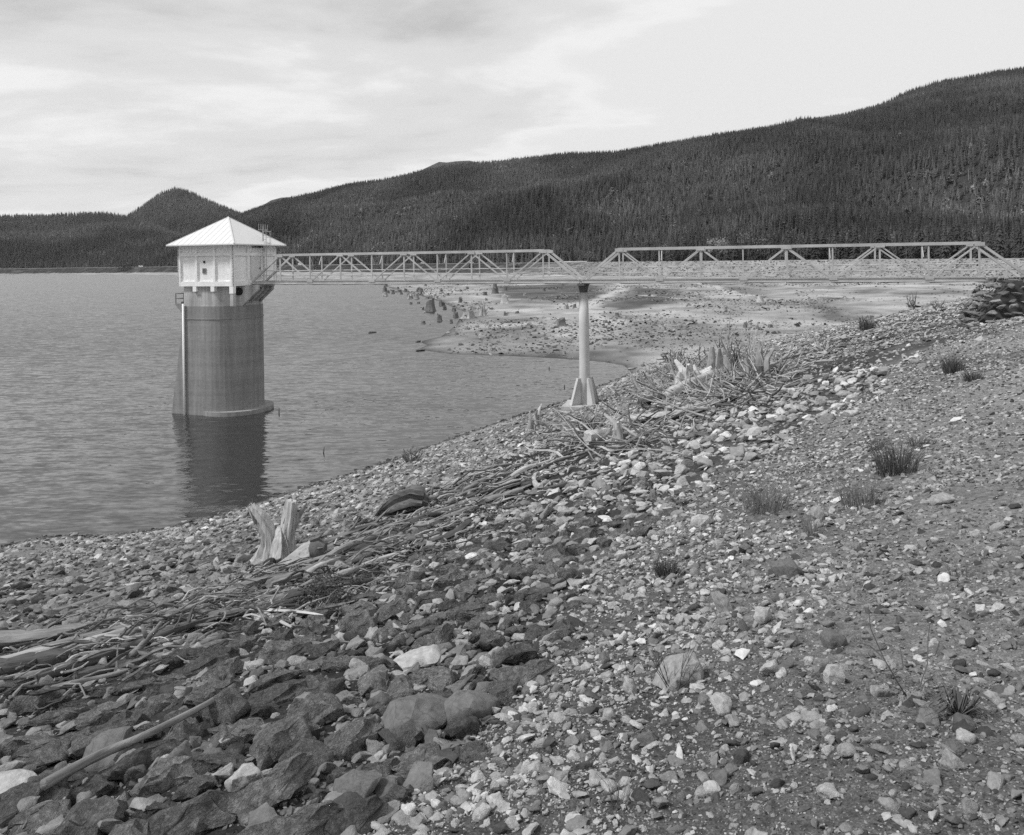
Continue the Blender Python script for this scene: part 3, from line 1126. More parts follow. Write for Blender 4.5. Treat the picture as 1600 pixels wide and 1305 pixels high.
    b = M0 - N2 * 0.75
    prof = [(-1.2, 7.75), (-0.25, 7.80), (0.95, 8.80), (0.95, 8.85), (-1.2, 8.85)]
    vs = [b + E1 * d_ + N2 * n_ + UP * z for n_ in (-0.10, 1.45) for d_, z in prof]
    m.add(vs, [tuple(range(5)), tuple(range(9, 4, -1))] + [(i, i + 5, (i + 1) % 5 + 5, (i + 1) % 5) for i in range(5)])
    m.build('bracket_soffit', M_SHAFT, root)
    MB().obox(b + N2 * 0.70 + E1 * 0.10 + UP * 9.0, E1 * 0.98, N2 * 0.95, UP * 0.065).build('bridge_seat', M_SHAFT_UP, root)
    # house: core walls with proud pilasters and bands, recessed panels between
    def poly(inset, dz=0):
        c = Cc - E1 * inset + N2 * inset
        return [c, c + N2 * (5.0 - 2 * inset), c + N2 * (5.0 - 2 * inset) - E1 * (s1 - 2 * inset), c - E1 * (s1 - 2 * inset)]
    body = MB().prism([(p.x, p.y) for p in poly(0.11)], hz0 + 0.004, hz1 - 0.005).build('house_wall', M_WALL, root)
    H = hz1 - hz0
    faces = [(Cc, -E1, -N2, s1), (Cc, N2, E1, 5.0), (Cc - E1 * s1, N2, -E1, 5.0), (Cc + N2 * 5.0, -E1, N2, s1)]
    for fi, (o, t, nrm, ln) in enumerate(faces):
        piers = [0.11, ln / 3 + 0.02, 2 * ln / 3 - 0.02, ln - 0.11]
        for j, u in enumerate(piers):
            w = 0.11 if j in (0, 3) else 0.085
            if fi == 1 and j == 2:
                u += 0.35
            MB().obox(o + t * u - nrm * 0.058 + UP * (hz0 + H / 2), t * w, nrm * 0.058, UP * (H / 2 - 0.0)).build('pilaster', M_WALL, body)
        for z0, z1 in ((0.0, 0.34), (2.10, 2.33), (2.66, H)):
            MB().obox(o + t * (ln / 2) - nrm * 0.061 + UP * (hz0 + (z0 + z1) / 2), t * (ln / 2 - 0.003), nrm * 0.055, UP * ((z1 - z0) / 2 - 0.002)).build('wall_band', M_WALL, body)
    # little window and vent in the middle panel of the lake-side face
    p = Cc - E1 * 2.42 + N2 * 0.095
    wd = MB().obox(p + UP * (hz0 + 1.08), E1 * 0.15, N2 * 0.035, UP * 0.18).build('window', material('window_frame', tone=0.25, var=0.1), body)
    MB().obox(p - N2 * 0.02 + UP * (hz0 + 1.08), E1 * 0.11, N2 * 0.02, UP * 0.14).build('pane', material('dull_pane', tone=0.13, var=0.2, rough=0.3), wd)
    q = p + UP * (hz0 + 1.70)
    MB().tube([q + N2 * 0.03, q - N2 * 0.03], 0.085, 16).build('vent_hole', M_HOLE, body)  # solid disc, shade inside the vent painted on
    # door facing the bridge
    dp = Cc + N2 * 2.62 - E1 * 0.09
    dr = MB().obox(dp + UP * (hz0 + 1.28), N2 * 0.50, E1 * 0.04, UP * 1.02).build('door', M_DOOR, body)
    m = MB()
    for s_ in (-1, 1):
        m.obox(dp + E1 * 0.02 + N2 * 0.54 * s_ + UP * (hz0 + 1.28), N2 * 0.035, E1 * 0.045, UP * 1.06)
    m.obox(dp + E1 * 0.02 + UP * (hz0 + 2.345), N2 * 0.58, E1 * 0.045, UP * 0.035)
    m.build('door_frame', M_DOOR, body)
    MB().box(dp + E1 * 0.06 + N2 * 0.4 + UP * (hz0 + 1.2), (0.06, 0.06, 0.12)).build('door_handle', M_STEEL_DK, dr)
    MB().obox(dp + E1 * 0.12 - N2 * 0.1 + UP * (hz0 + 2.72), N2 * 0.42, E1 * 0.10, UP * 0.04).build('lamp_arm', M_STEEL_DK, body)
    MB().obox(dp + E1 * 0.22 + N2 * 0.32 + UP * (hz0 + 2.74), N2 * 0.13, E1 * 0.13, UP * 0.07).build('lamp', M_STEEL_DK, body)
    # pyramid roof with a thin fascia
    ov = 0.52
    c = Cc + E1 * ov - N2 * ov
    quad = [c, c + N2 * (5.0 + 2 * ov), c + N2 * (5.0 + 2 * ov) - E1 * (s1 + 2 * ov), c - E1 * (s1 + 2 * ov)]
    apex = O + UP * 13.98
    ez = 11.93
    m = MB()
    vs = [p + UP * (ez - 0.08) for p in quad] + [p + UP * ez for p in quad] + [apex]
    m.add(vs, [(3, 2, 1, 0)] + [(i, (i + 1) % 4, 4 + (i + 1) % 4, 4 + i) for i in range(4)] + [(4 + i, 4 + (i + 1) % 4, 8) for i in range(4)])
    rf = m.build('roof', M_ROOF, root)
    for p in quad:
        m = MB(); m.beam(p * 0.985 + O * 0.015 + UP * (ez + 0.03), apex + UP * 0.0, 0.09, 0.05); m.build('ridge_cap', M_ROOF, rf)
    for fi in range(4):
        p, q = quad[fi], quad[(fi + 1) % 4]
        m = MB()
        for j in range(1, 12):
            f = j / 12
            b0_ = p.lerp(q, f) + UP * ez
            g = min(f, 1 - f) * 2
            t0 = p.lerp(q, 0.5) + UP * ez
            # seam runs up the slope and stops at the hip
            up_dir = (apex - t0)
            e0 = b0_ + up_dir * (g * 0.985)
            m.beam(b0_ + up_dir * 0.004 + UP * 0.004, e0 + UP * 0.004, 0.03, 0.022)
        m.build('roof_seam', M_ROOF, rf)
    # caged ladder and aerial beside the door
    lp = Cc + N2 * 3.25 + E1 * 0.22
    m = MB()
    for s_ in (-0.2, 0.2):
        m.beam(lp + N2 * s_ + UP * 9.15, lp + N2 * s_ + UP * 13.05, 0.035, 0.035)
    for i in range(13):
        m.beam(lp - N2 * 0.2 + UP * (9.3 + i * 0.3), lp + N2 * 0.2 + UP * (9.3 + i * 0.3), 0.025, 0.025)
    m.build('ladder', M_LADDER, root)
    m = MB()
    for i in range(5):
        z = 11.2 + i * 0.42
        arc = [lp + N2 * (0.28 * math.cos(a)) + E1 * (0.05 + 0.5 * math.sin(a)) + UP * z for a in np.linspace(0, math.pi, 8)]
        m.tube(arc, 0.014, 5)
    for a in (0.5, 1.57, 2.6):
        b = lp + N2 * (0.28 * math.cos(a)) + E1 * (0.05 + 0.5 * math.sin(a))
        m.tube([b + UP * 11.2, b + UP * 12.9], 0.012, 5)
    m.build('ladder_cage', M_LADDER, root)
    m = MB()
    b = lp - E1 * 0.1 + UP * 13.0
    m.beam(b - N2 * 0.55, b + N2 * 0.55, 0.04, 0.04)
    for i in range(5):
        m.beam(b + N2 * (-0.5 + i * 0.25), b + N2 * (-0.5 + i * 0.25) + UP * 0.42, 0.025, 0.025)
    m.beam(b - UP * 0.9, b + UP * 0.3, 0.05, 0.05)
    m.build('aerial', M_LADDER, root)


build_tower()
# ------------------------------------------------------------------ stones
from mathutils import noise as mnoise
M_PEBBLE = material('pebble_stone', tone=0.225, var=0.22, scale=3.0, rough=0.9, inst=True, spec=0.2)
M_STONE = material('rough_stone', tone=0.30, var=0.35, scale=2.2, detail=8.0, rough=0.92, inst=True, spec=0.2, bump=0.5, bump_scale=9.0, bump_dist=0.06,
                   lichen=(5.0, 0.03))
M_BOULDER = material('riprap_rock', tone=0.155, crack=1.3, var=0.55, scale=6.0, detail=10.0, rough=0.93, obj_rand=0.35, spec=0.18, bump=1.0, bump_scale=22.0,
                     bump_dist=0.05, lichen=(11.0, 0.09), blotch=0.25, blotch_scale=2.0)
M_PALE_ROCK = material('pale_rock', tone=0.40, var=0.3, scale=7.0, detail=9.0, rough=0.9, bump=0.6, bump_scale=40.0, bump_dist=0.015, blotch=0.15, blotch_scale=3.0, spec=0.2)
M_MID_ROCK = material('mid_grey_rock', crack=0.9, tone=0.30, var=0.3, scale=7.0, detail=9.0, rough=0.9, bump=0.6, bump_scale=40.0, bump_dist=0.015, blotch=0.15, blotch_scale=3.0, spec=0.2)
M_WHITE_ROCK = material('whitish_rock', tone=0.58, var=0.2, scale=7.0, rough=0.85, bump=0.4, bump_scale=40.0, bump_dist=0.01, spec=0.2)
M_DARK_ROCK = material('dark_rock', crack=1.1, tone=0.15, var=0.35, scale=7.0, detail=9.0, rough=0.9, bump=0.6, bump_scale=40.0, bump_dist=0.015, spec=0.2)


def rock_mesh(name, rng, m, n=16, dims=(1, 0.75, 0.55), cuts=0, rough=0.05, roundness=0.5, angle=38, freq=2.2):
    """an unevenly broken stone: hull of scattered points, worn and pitted; unit half-length"""
    bm = bmesh.new()
    for _ in range(n):
        d = Vector((rng.gauss(0, 1), rng.gauss(0, 1), rng.gauss(0, 1))).normalized()
        r = 1.0 - (1 - roundness) * 0.55 * rng.random()
        bm.verts.new((d.x * r * dims[0], d.y * r * dims[1], d.z * r * dims[2]))
    res = bmesh.ops.convex_hull(bm, input=bm.verts)
    kill = [g for g in res['geom_interior'] if isinstance(g, bmesh.types.BMVert)] + [v for v in bm.verts if not v.link_faces]
    bmesh.ops.delete(bm, geom=list(set(kill)), context='VERTS')
    if cuts:
        bmesh.ops.bevel(bm, geom=list(bm.edges), offset=0.05 + 0.05 * roundness, segments=1, affect='EDGES', clamp_overlap=True)
        bmesh.ops.triangulate(bm, faces=bm.faces)
        for _ in range(cuts):
            long = [e for e in bm.edges if e.calc_length() > 0.28]
            if long:
                bmesh.ops.subdivide_edges(bm, edges=long, cuts=1, use_grid_fill=False)
                bmesh.ops.triangulate(bm, faces=[f for f in bm.faces if len(f.verts) > 3])
        o = Vector((rng.uniform(0, 50), rng.uniform(0, 50), 0))
        bm.normal_update()
        for v in bm.verts:
            k = mnoise.fractal(v.co * freq + o, 0.9, 2.0, 4) + 0.6 * mnoise.noise(v.co * 0.9 + o)
            v.co += v.normal * k * rough * 2
    me = bpy.data.meshes.new(name)
    bm.to_mesh(me); bm.free()
    me.materials.append(m)
    me.polygons.foreach_set('use_smooth', [True] * len(me.polygons))
    me.set_sharp_from_angle(angle=math.radians(angle))
    return me


def mesh_ob(name, me):
    o = bpy.data.objects.new(name, me)
    COL.objects.link(o)
    return o


def rock_protos():
    rng = random.Random(21)
    obs = []
    for k in range(8):      # low, for the far away and the very small
        obs.append(mesh_ob('proto_%02d_pebble' % k, rock_mesh('pebble', rng, M_PEBBLE, n=rng.randint(11, 18),
                   dims=(1, rng.uniform(0.6, 0.95), rng.uniform(0.4, 0.7)), roundness=rng.uniform(0.3, 0.9), angle=45)))
    for k in range(10):     # worn and angular stones near enough to show their faces
        obs.append(mesh_ob('proto_%02d_stone' % (8 + k), rock_mesh('stone', rng, M_STONE, n=rng.randint(12, 22),
                   dims=(1, rng.uniform(0.55, 0.95), rng.uniform(0.35, 0.75)), cuts=2, rough=0.05, roundness=rng.uniform(0.2, 0.9), angle=40)))
    return unlinked_protos(obs, 'stone_shapes')


STONES = rock_protos()


def tilt_rot(n, flat):
    return np.stack([RNG.normal(0, 0.35, n) * flat, RNG.normal(0, 0.35, n) * flat, RNG.random(n) * 6.2832], 1)


def slope_normals(X, Y):
    e = 0.5
    hx = (land(X + e, Y, fine=False) - land(X - e, Y, fine=False)) / (2 * e)
    hy = (land(X, Y + e, fine=False) - land(X, Y - e, fine=False)) / (2 * e)
    return hx, hy


def log_polar(n, r0, r1, half=43):
    r = np.exp(RNG.uniform(math.log(r0), math.log(r1), n))
    a = np.radians(RNG.uniform(-half, half, n))
    return r * np.sin(a), r * np.cos(a), r


def place_stones(name, label, X, Y, s, flatness, tone, embed, low):
    n = len(X)
    z = land(X, Y)
    rot = tilt_rot(n, 1.0)
    hx, hy = slope_normals(X, Y)
    yaw = rot[:, 2]
    # lay the stone on the slope: tilt expressed in the stone's own turned frame
    tx = hx * np.cos(yaw) + hy * np.sin(yaw)
    ty = -hx * np.sin(yaw) + hy * np.cos(yaw)
    rot[:, 1] += -np.arctan(tx); rot[:, 0] += np.arctan(ty)
    pick = np.where(low, RNG.integers(0, 8, n), RNG.integers(8, 18, n))
    hs = s * 0.5
    scl = np.stack([hs * RNG.uniform(0.85, 1.2, n), hs * RNG.uniform(0.8, 1.15, n), hs * RNG.uniform(0.75, 1.1, n) * flatness], 1)
    P = np.stack([X, Y, z + hs * (embed + RNG.uniform(-0.42, 0.12, n))], 1)
    return scatter(name, P, rot, scl, pick, tone, STONES, label, 'stones')


def tones(n, spread=0.30, bright=0.03):
    t = np.clip(RNG.normal(0.98, spread * 1.5, n), 0.25, 2.1)
    t = np.where(RNG.random(n) < bright, RNG.uniform(1.6, 2.4, n), t)
    return t


def pareto(n, a, smin, cap):
    s = smin * RNG.random(n) ** (-1.0 / a)
    return np.minimum(s, cap * RNG.uniform(0.7, 1.0, n))


def build_gravel():
    # gravel shoulder
    X, Y, r = log_polar(230000, 1.7, 40)
    h, sd, sl = land(X, Y, True, fine=False)
    g, dl, du = zones(X, Y)
    g = g + 0.07 * r * fbm(X / (0.3 * r), Y / (0.3 * r), 3)
    k = (RNG.random(len(X)) < np.clip(0.15 + g / (0.03 * r), 0, 1)) & (g > -0.04 * r) & (sd < 44)
    X, Y, r, g = X[k], Y[k], r[k], g[k]
    clump = fbm(X / 1.1, Y / 1.1, 3)
    bare = np.clip((g / r - 0.22) / 0.25, 0, 1)              # finer and barer towards the crest
    k = RNG.random(len(X)) < np.clip(0.95 + 1.3 * clump + 0.8 * fbm(X / 4.0 + 60, Y / 4.0, 2) - 0.25 * bare + 0.03 * np.clip(r - 8, 0, 15), 0.15, 1)
    X, Y, r, bare = X[k], Y[k], r[k], bare[k]
    n = len(X)
    s = pareto(n, 1.7 + 0.35 * bare, 0.0030 * r, 0.16)
    place_stones('gravel', 'loose pale gravel and pebbles covering the shoulder at the lower right', X, Y, s, RNG.uniform(0.7, 1.1, n),
                 tones(n, 0.32, 0.035) * (1 - 0.22 * bare), 0.16, s / r < 0.009)
    # stones between the riprap
    X, Y, r = log_polar(110000, 2.4, 60)
    h, sd, sl = land(X, Y, True, fine=False)
    g, dl, du = zones(X, Y)
    k = (g < 0.07 * r * RNG.random(len(X))) & (dl > -0.02 * r) & (sd > 0) & (r < 60)
    k &= RNG.random(len(X)) < np.clip(0.75 + 1.5 * fbm(X / 0.9 + 30, Y / 0.9, 3), 0.15, 1)
    X, Y, r = X[k], Y[k], r[k]
    n = len(X)
    s = pareto(n, 1.35, 0.0038 * r, 0.30)
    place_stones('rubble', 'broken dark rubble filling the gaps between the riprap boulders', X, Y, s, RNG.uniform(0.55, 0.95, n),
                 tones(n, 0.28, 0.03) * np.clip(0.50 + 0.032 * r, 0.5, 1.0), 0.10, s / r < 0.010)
    # lower face down to the water and on beyond the bridge
    X, Y, r = log_polar(200000, 7.5, 170, 42)
    h, sd, sl = land(X, Y, True, fine=False)
    g, dl, du = zones(X, Y)
    k = (dl < 0.02 * r) & (sd > -0.5) & (h > -0.25) & (sd < 34)
    k |= (r > 40) & (sd > 0) & (sd < 40)
    k &= RNG.random(len(X)) < np.clip(0.85 + 0.9 * fbm(X / 1.6 + 9, Y / 1.6, 3), 0.3, 1)
    X, Y, r, h = X[k], Y[k], r[k], h[k]
    n = len(X)
    s = pareto(n, 1.6, 0.0034 * r, 0.42)
    t = tones(n, 0.26, 0.03) * np.interp(r, [8, 18, 32, 60], [0.55, 0.72, 1.02, 1.2])  # darker towards the camera, lens vignetting put into the stone colour
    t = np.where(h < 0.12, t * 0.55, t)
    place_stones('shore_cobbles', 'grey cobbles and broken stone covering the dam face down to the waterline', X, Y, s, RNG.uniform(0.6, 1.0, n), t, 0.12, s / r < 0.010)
    # scattered stones on the flat
    X, Y, r = log_polar(60000, 62, 330, 36)
    h, sd, sl = land(X, Y, True, fine=False)
    c = fbm(X / 14.0 + 3, Y / 20.0, 4)
    k = (sd < 0) & (sl > 0.3) & (RNG.random(len(X)) < np.clip(0.14 + 2.2 * c, 0.02, 1))
    X, Y, r = X[k], Y[k], r[k]
    n = len(X)
    s = pareto(n, 1.7, 0.0019 * r, 1.0)
    place_stones('flat_stones', 'small stones and debris strewn over the exposed lake bed', X, Y, s, RNG.uniform(0.6, 1.0, n), tones(n, 0.4, 0.06) * 0.6, 0.15, np.ones(n, bool))
    # far dam face riprap
    X, Y, r = log_polar(120000, 150, 520, 40)
    h, sd, sl = land(X, Y, True, fine=False)
    k = (sd > -2) & (sd < 33)
    X, Y, r = X[k], Y[k], r[k]
    n = len(X)
    s = pareto(n, 1.8, 0.0021 * r, 1.8)
    place_stones('far_riprap', 'pale riprap stones facing the far reach of the dam', X, Y, s, RNG.uniform(0.6, 1.0, n), tones(n, 0.38, 0.06) * 0.78, 0.12, np.ones(n, bool))


build_gravel()

TAKEN = []          # (x, y, radius) where a large thing already stands


def rock_matrix(X, Y, z, yaw, jit=0.12, rng=random):
    n = slope_frame(X, Y)
    q = Vector((0, 0, 1)).rotation_difference(n)
    return (q.to_matrix() @ Matrix.Rotation(yaw, 3, 'Z') @ Euler((rng.uniform(-jit, jit), rng.uniform(-jit, jit), 0)).to_matrix()).to_euler()


# stones that stand out in the photograph: (x, y of the middle, width px, height px, name, label, material, round, yaw)
ODD = [
    (655, 1098, 128, 62, 'rock_slab', 'large flat dark slab with a smooth sloping top among the riprap', M_DARK_ROCK, 0.75, 0.75),
    (738, 1082, 105, 62, 'rock_slab', 'broad dark slab lying just uphill of the largest flat slab', M_DARK_ROCK, 0.7, 0.8),
    (1062, 1044, 92, 56, 'boulder', 'big smooth rounded grey boulder with dry stalks in front of it', M_MID_ROCK, 0.95, 0.1),
    (1303, 1063, 36, 42, 'boulder', 'round pale boulder standing alone on the gravel', M_PALE_ROCK, 0.9, 0.2),
    (1128, 1104, 46, 44, 'boulder', 'pale pitted boulder on the gravel downhill of the round alone one', M_PALE_ROCK, 0.6, 0.5),
    (1229, 893, 56, 34, 'boulder', 'dark low boulder on the gravel shoulder beside pale stones', M_DARK_ROCK, 0.8, 0.3),
    (1125, 931, 44, 54, 'boulder', 'triangular grey boulder with a pointed top on the gravel', M_MID_ROCK, 0.15, 0.2),
    (1205, 1052, 46, 40, 'boulder', 'pale wedge shaped boulder with a small white slab at its foot', M_PALE_ROCK, 0.3, 0.4),
    (1183, 1072, 28, 12, 'stone', 'small whitish slab leaning at the foot of the pale wedge boulder', M_WHITE_ROCK, 0.3, -0.4),
    (592, 1164, 26, 32, 'stone', 'squared pale stone lying on the dark soil between slabs', M_PALE_ROCK, 0.2, 0.3),
    (1302, 1003, 46, 38, 'boulder', 'dark rounded boulder half sunk in the gravel', M_DARK_ROCK, 0.7, 0.5),
    (1240, 1184, 15, 32, 'stone', 'upright white shard of stone near the bottom of the gravel', M_WHITE_ROCK, 0.2, 1.5),
    (1010, 1139, 38, 24, 'stone', 'smooth dark oval stone lying on fine gravel', M_DARK_ROCK, 0.95, 0.3),
    (1372, 1086, 40, 30, 'stone', 'angular mid grey stone beside the bare stemmed shrub', M_MID_ROCK, 0.2, 0.3),
    (1508, 1164, 34, 24, 'stone', 'oblong pale stone under the drooping leafy weed', M_PALE_ROCK, 0.7, -0.6),
    (1476, 906, 24, 16, 'stone', 'white rounded stone on the dark shoulder near the top of the bank', M_WHITE_ROCK, 0.7, -0.3),
    (1473, 986, 16, 14, 'stone', 'lone white chip of stone on the dark gravel', M_WHITE_ROCK, 0.5, -0.3),
    (1193, 960, 42, 44, 'boulder', 'pale upright boulder with broken white pieces beside it', M_PALE_ROCK, 0.3, 0.9),
    (1265, 963, 22, 16, 'stone', 'white angular stone close to the pale upright boulder', M_WHITE_ROCK, 0.3, 0.2),
    (1250, 943, 24, 14, 'stone', 'whitish stone tucked above the white angular one', M_WHITE_ROCK, 0.3, 0.5),
    (740, 1194, 19, 12, 'stone', 'small white block lying on the pebbles', M_WHITE_ROCK, 0.1, 0.4),
    (1162, 1023, 36, 18, 'stone', 'low pale stone with a flat whitish top', M_WHITE_ROCK, 0.4, 0.2),
    (1240, 1007, 34, 18, 'stone', 'dark flat stone next to the sunken rounded boulder', M_DARK_ROCK, 0.4, 0.2),
    (1322, 1190, 40, 20, 'stone', 'flat grey stone half buried in the dark soil', M_MID_ROCK, 0.6, -0.1),
    (1490, 1200, 42, 34, 'stone', 'split grey stone half sunk low in the bank', M_MID_ROCK, 0.3, -0.7),
    (352, 1112, 74, 58, 'boulder', 'lichen speckled boulder beside the long curved pole', M_BOULDER, 0.6, 0.7),
    (384, 1228, 62, 42, 'boulder', 'smooth pale boulder between dark riprap blocks', M_PALE_ROCK, 0.8, 0.3),
    (480, 1178, 100, 72, 'boulder', 'large blocky boulder with pale weathered top', M_BOULDER, 0.3, 0.5),
    (180, 1176, 130, 62, 'boulder', 'long dark boulder with a steep broken face below the twigs', M_DARK_ROCK, 0.2, 0.5),
    (560, 1225, 90, 45, 'rock_slab', 'wide gritty slab at the very foot of the riprap', M_DARK_ROCK, 0.8, 0.2),
    (285, 1195, 66, 62, 'boulder', 'upright dark block standing beneath the long curved pole', M_DARK_ROCK, 0.3, 0.9),
    (660, 1012, 105, 40, 'rock_slab', 'pale topped slab tilted along the slope above the two dark slabs', M_PALE_ROCK, 0.4, 0.6),
    (1533, 526, 17, 14, 'boulder', 'pale round boulder standing below the rubble abutment', M_PALE_ROCK, 0.8, 0.2),
    (846, 741, 46, 14, 'stone', 'long whitish stone lying in the driftwood line', M_WHITE_ROCK, 0.5, 0.3),
    (1096, 815, 36, 24, 'boulder', 'rounded pale boulder at the edge of the gravel', M_PALE_ROCK, 0.9, 0.3),
    (1330, 642, 32, 24, 'boulder', 'pale blocky boulder by a dark gap in the upper riprap', M_PALE_ROCK, 0.4, 0.3),
    (1277, 797, 24, 30, 'stone', 'upright grey stone wrapped in thin grass', M_MID_ROCK, 0.7, 1.2),
    (1310, 777, 30, 12, 'stone', 'white splinter of stone between two grass tufts', M_WHITE_ROCK, 0.2, -0.4),
    (1495, 653, 24, 10, 'stone', 'flat white stone near the top of the bank', M_WHITE_ROCK, 0.3, 0.1),
    (1470, 787, 50, 14, 'stone', 'long low grey stone on the upper shoulder', M_MID_ROCK, 0.8, 0.0),
    (748, 806, 18, 9, 'stone', 'small bright white stone in the driftwood', M_WHITE_ROCK, 0.2, 0.2),
    (985, 1060, 30, 40, 'boulder', 'pale broken boulder left of the smooth rounded one', M_PALE_ROCK, 0.3, 0.8),
    (838, 1178, 34, 30, 'stone', 'pale pentagonal stone in the middle of the pebbles', M_PALE_ROCK, 0.4, 0.4),
    (1162, 855, 40, 22, 'stone', 'dark wedge of stone above the pebbles', M_DARK_ROCK, 0.2, 0.4),
]


def build_odd_rocks():
    xs = [o[0] for o in ODD]; ys = [o[1] + o[3] * 0.35 for o in ODD]
    gx, gy = ground_hits(xs, ys)
    for (x, y, w, h, name, label, m, rd, yaw), X, Y in zip(ODD, gx, gy):
        rng = random.Random(int(x * 31 + y))
        D = math.hypot(math.hypot(X, Y), EYE - land1(X, Y))
        L = w / F * Y / 2 * 1.04
        V = h / F * D / 2
        me = rock_mesh(name, rng, m, n=22 if rd > 0.5 else 13, dims=(1, 0.8, min(1.0, max(0.34, V / L * 0.95))) if h < w * 1.2 else (1, 0.9, V / L), cuts=3, rough=0.045, roundness=rd, angle=40)
        o = mesh_ob(name, me)
        z = land1(X, Y)
        o.location = (X, Y, z + V * 0.35)
        o.scale = (L, L, L)
        o.rotation_euler = rock_matrix(X, Y, z, yaw * 0.5, 0.1, rng)
        tag(o, label, 'rock' if 'slab' in name else name)
        TAKEN.append((X, Y, L))


build_odd_rocks()


MARKS = [(655, 1120, 'the largest flat dark slab'), (592, 1170, 'the squared pale stone'), (352, 1135, 'the lichen speckled boulder'), (384, 1240, 'the smooth pale boulder'),
         (480, 1200, 'the blocky pale topped boulder'), (180, 1200, 'the long dark boulder'), (560, 1235, 'the wide gritty slab'), (285, 1215, 'the upright dark block'),
         (660, 1025, 'the pale topped tilted slab'), (846, 745, 'the long whitish stone'), (1096, 822, 'the rounded pale boulder'), (1330, 650, 'the pale blocky boulder'),
         (428, 872, 'the two pronged stump'), (508, 942, 'the spread leafy bush'), (632, 806, 'the hollow log'), (945, 702, 'the pale log block'),
         (972, 690, 'the bleached split stump'), (712, 854, 'the slivered dark log'), (1160, 602, 'the root pile'), (205, 1052, 'the dark forked branch'), (100, 1056, 'the thick cut log'),
         (1290, 553, 'the fan shaped root plate'), (836, 670, 'the pale fluted stump')]
ORD = ['nearest', 'second', 'third', 'fourth', 'fifth', 'sixth', 'seventh', 'eighth', 'ninth', 'tenth', 'eleventh', 'twelfth', 'thirteenth', 'fourteenth']


def single_out(items, noun, marks=None, flat=False):
    """labels that tell each of many look-alikes apart by the landmark it lies beside, the side it lies on and its rank from it"""
    marks = marks or MARKS
    gx, gy = ground_hits([m[0] for m in marks], [m[1] for m in marks])
    _marks_xy = list(zip(gx, gy))
    table = {}
    for o, x, y in items:
        k = min(range(len(marks)), key=lambda i: (_marks_xy[i][0] - x) ** 2 + (_marks_xy[i][1] - y) ** 2)
        dx, dy = x - _marks_xy[k][0], y - _marks_xy[k][1]
        a, b = dx * 0.74 - dy * 0.67, dx * 0.67 + dy * 0.74
        side = ('uphill of' if a > 0 else 'downhill of') if abs(a) > abs(b) else ('on the pier side of' if b > 0 else 'on the camera side of')
        if flat:
            side = ('beyond' if dy > 0 else 'in front of') if abs(dy) > 2.5 * abs(dx) else ('right of' if dx > 0 else 'left of')
        table.setdefault((k, side), []).append((dx * dx + dy * dy, o.name, o))
    for (k, side), rows in table.items():
        rows.sort()
        for i, (_, _, o) in enumerate(rows[:14]):
            o['label'] = '%s %s %s %s' % (ORD[i], noun, side, marks[k][2])


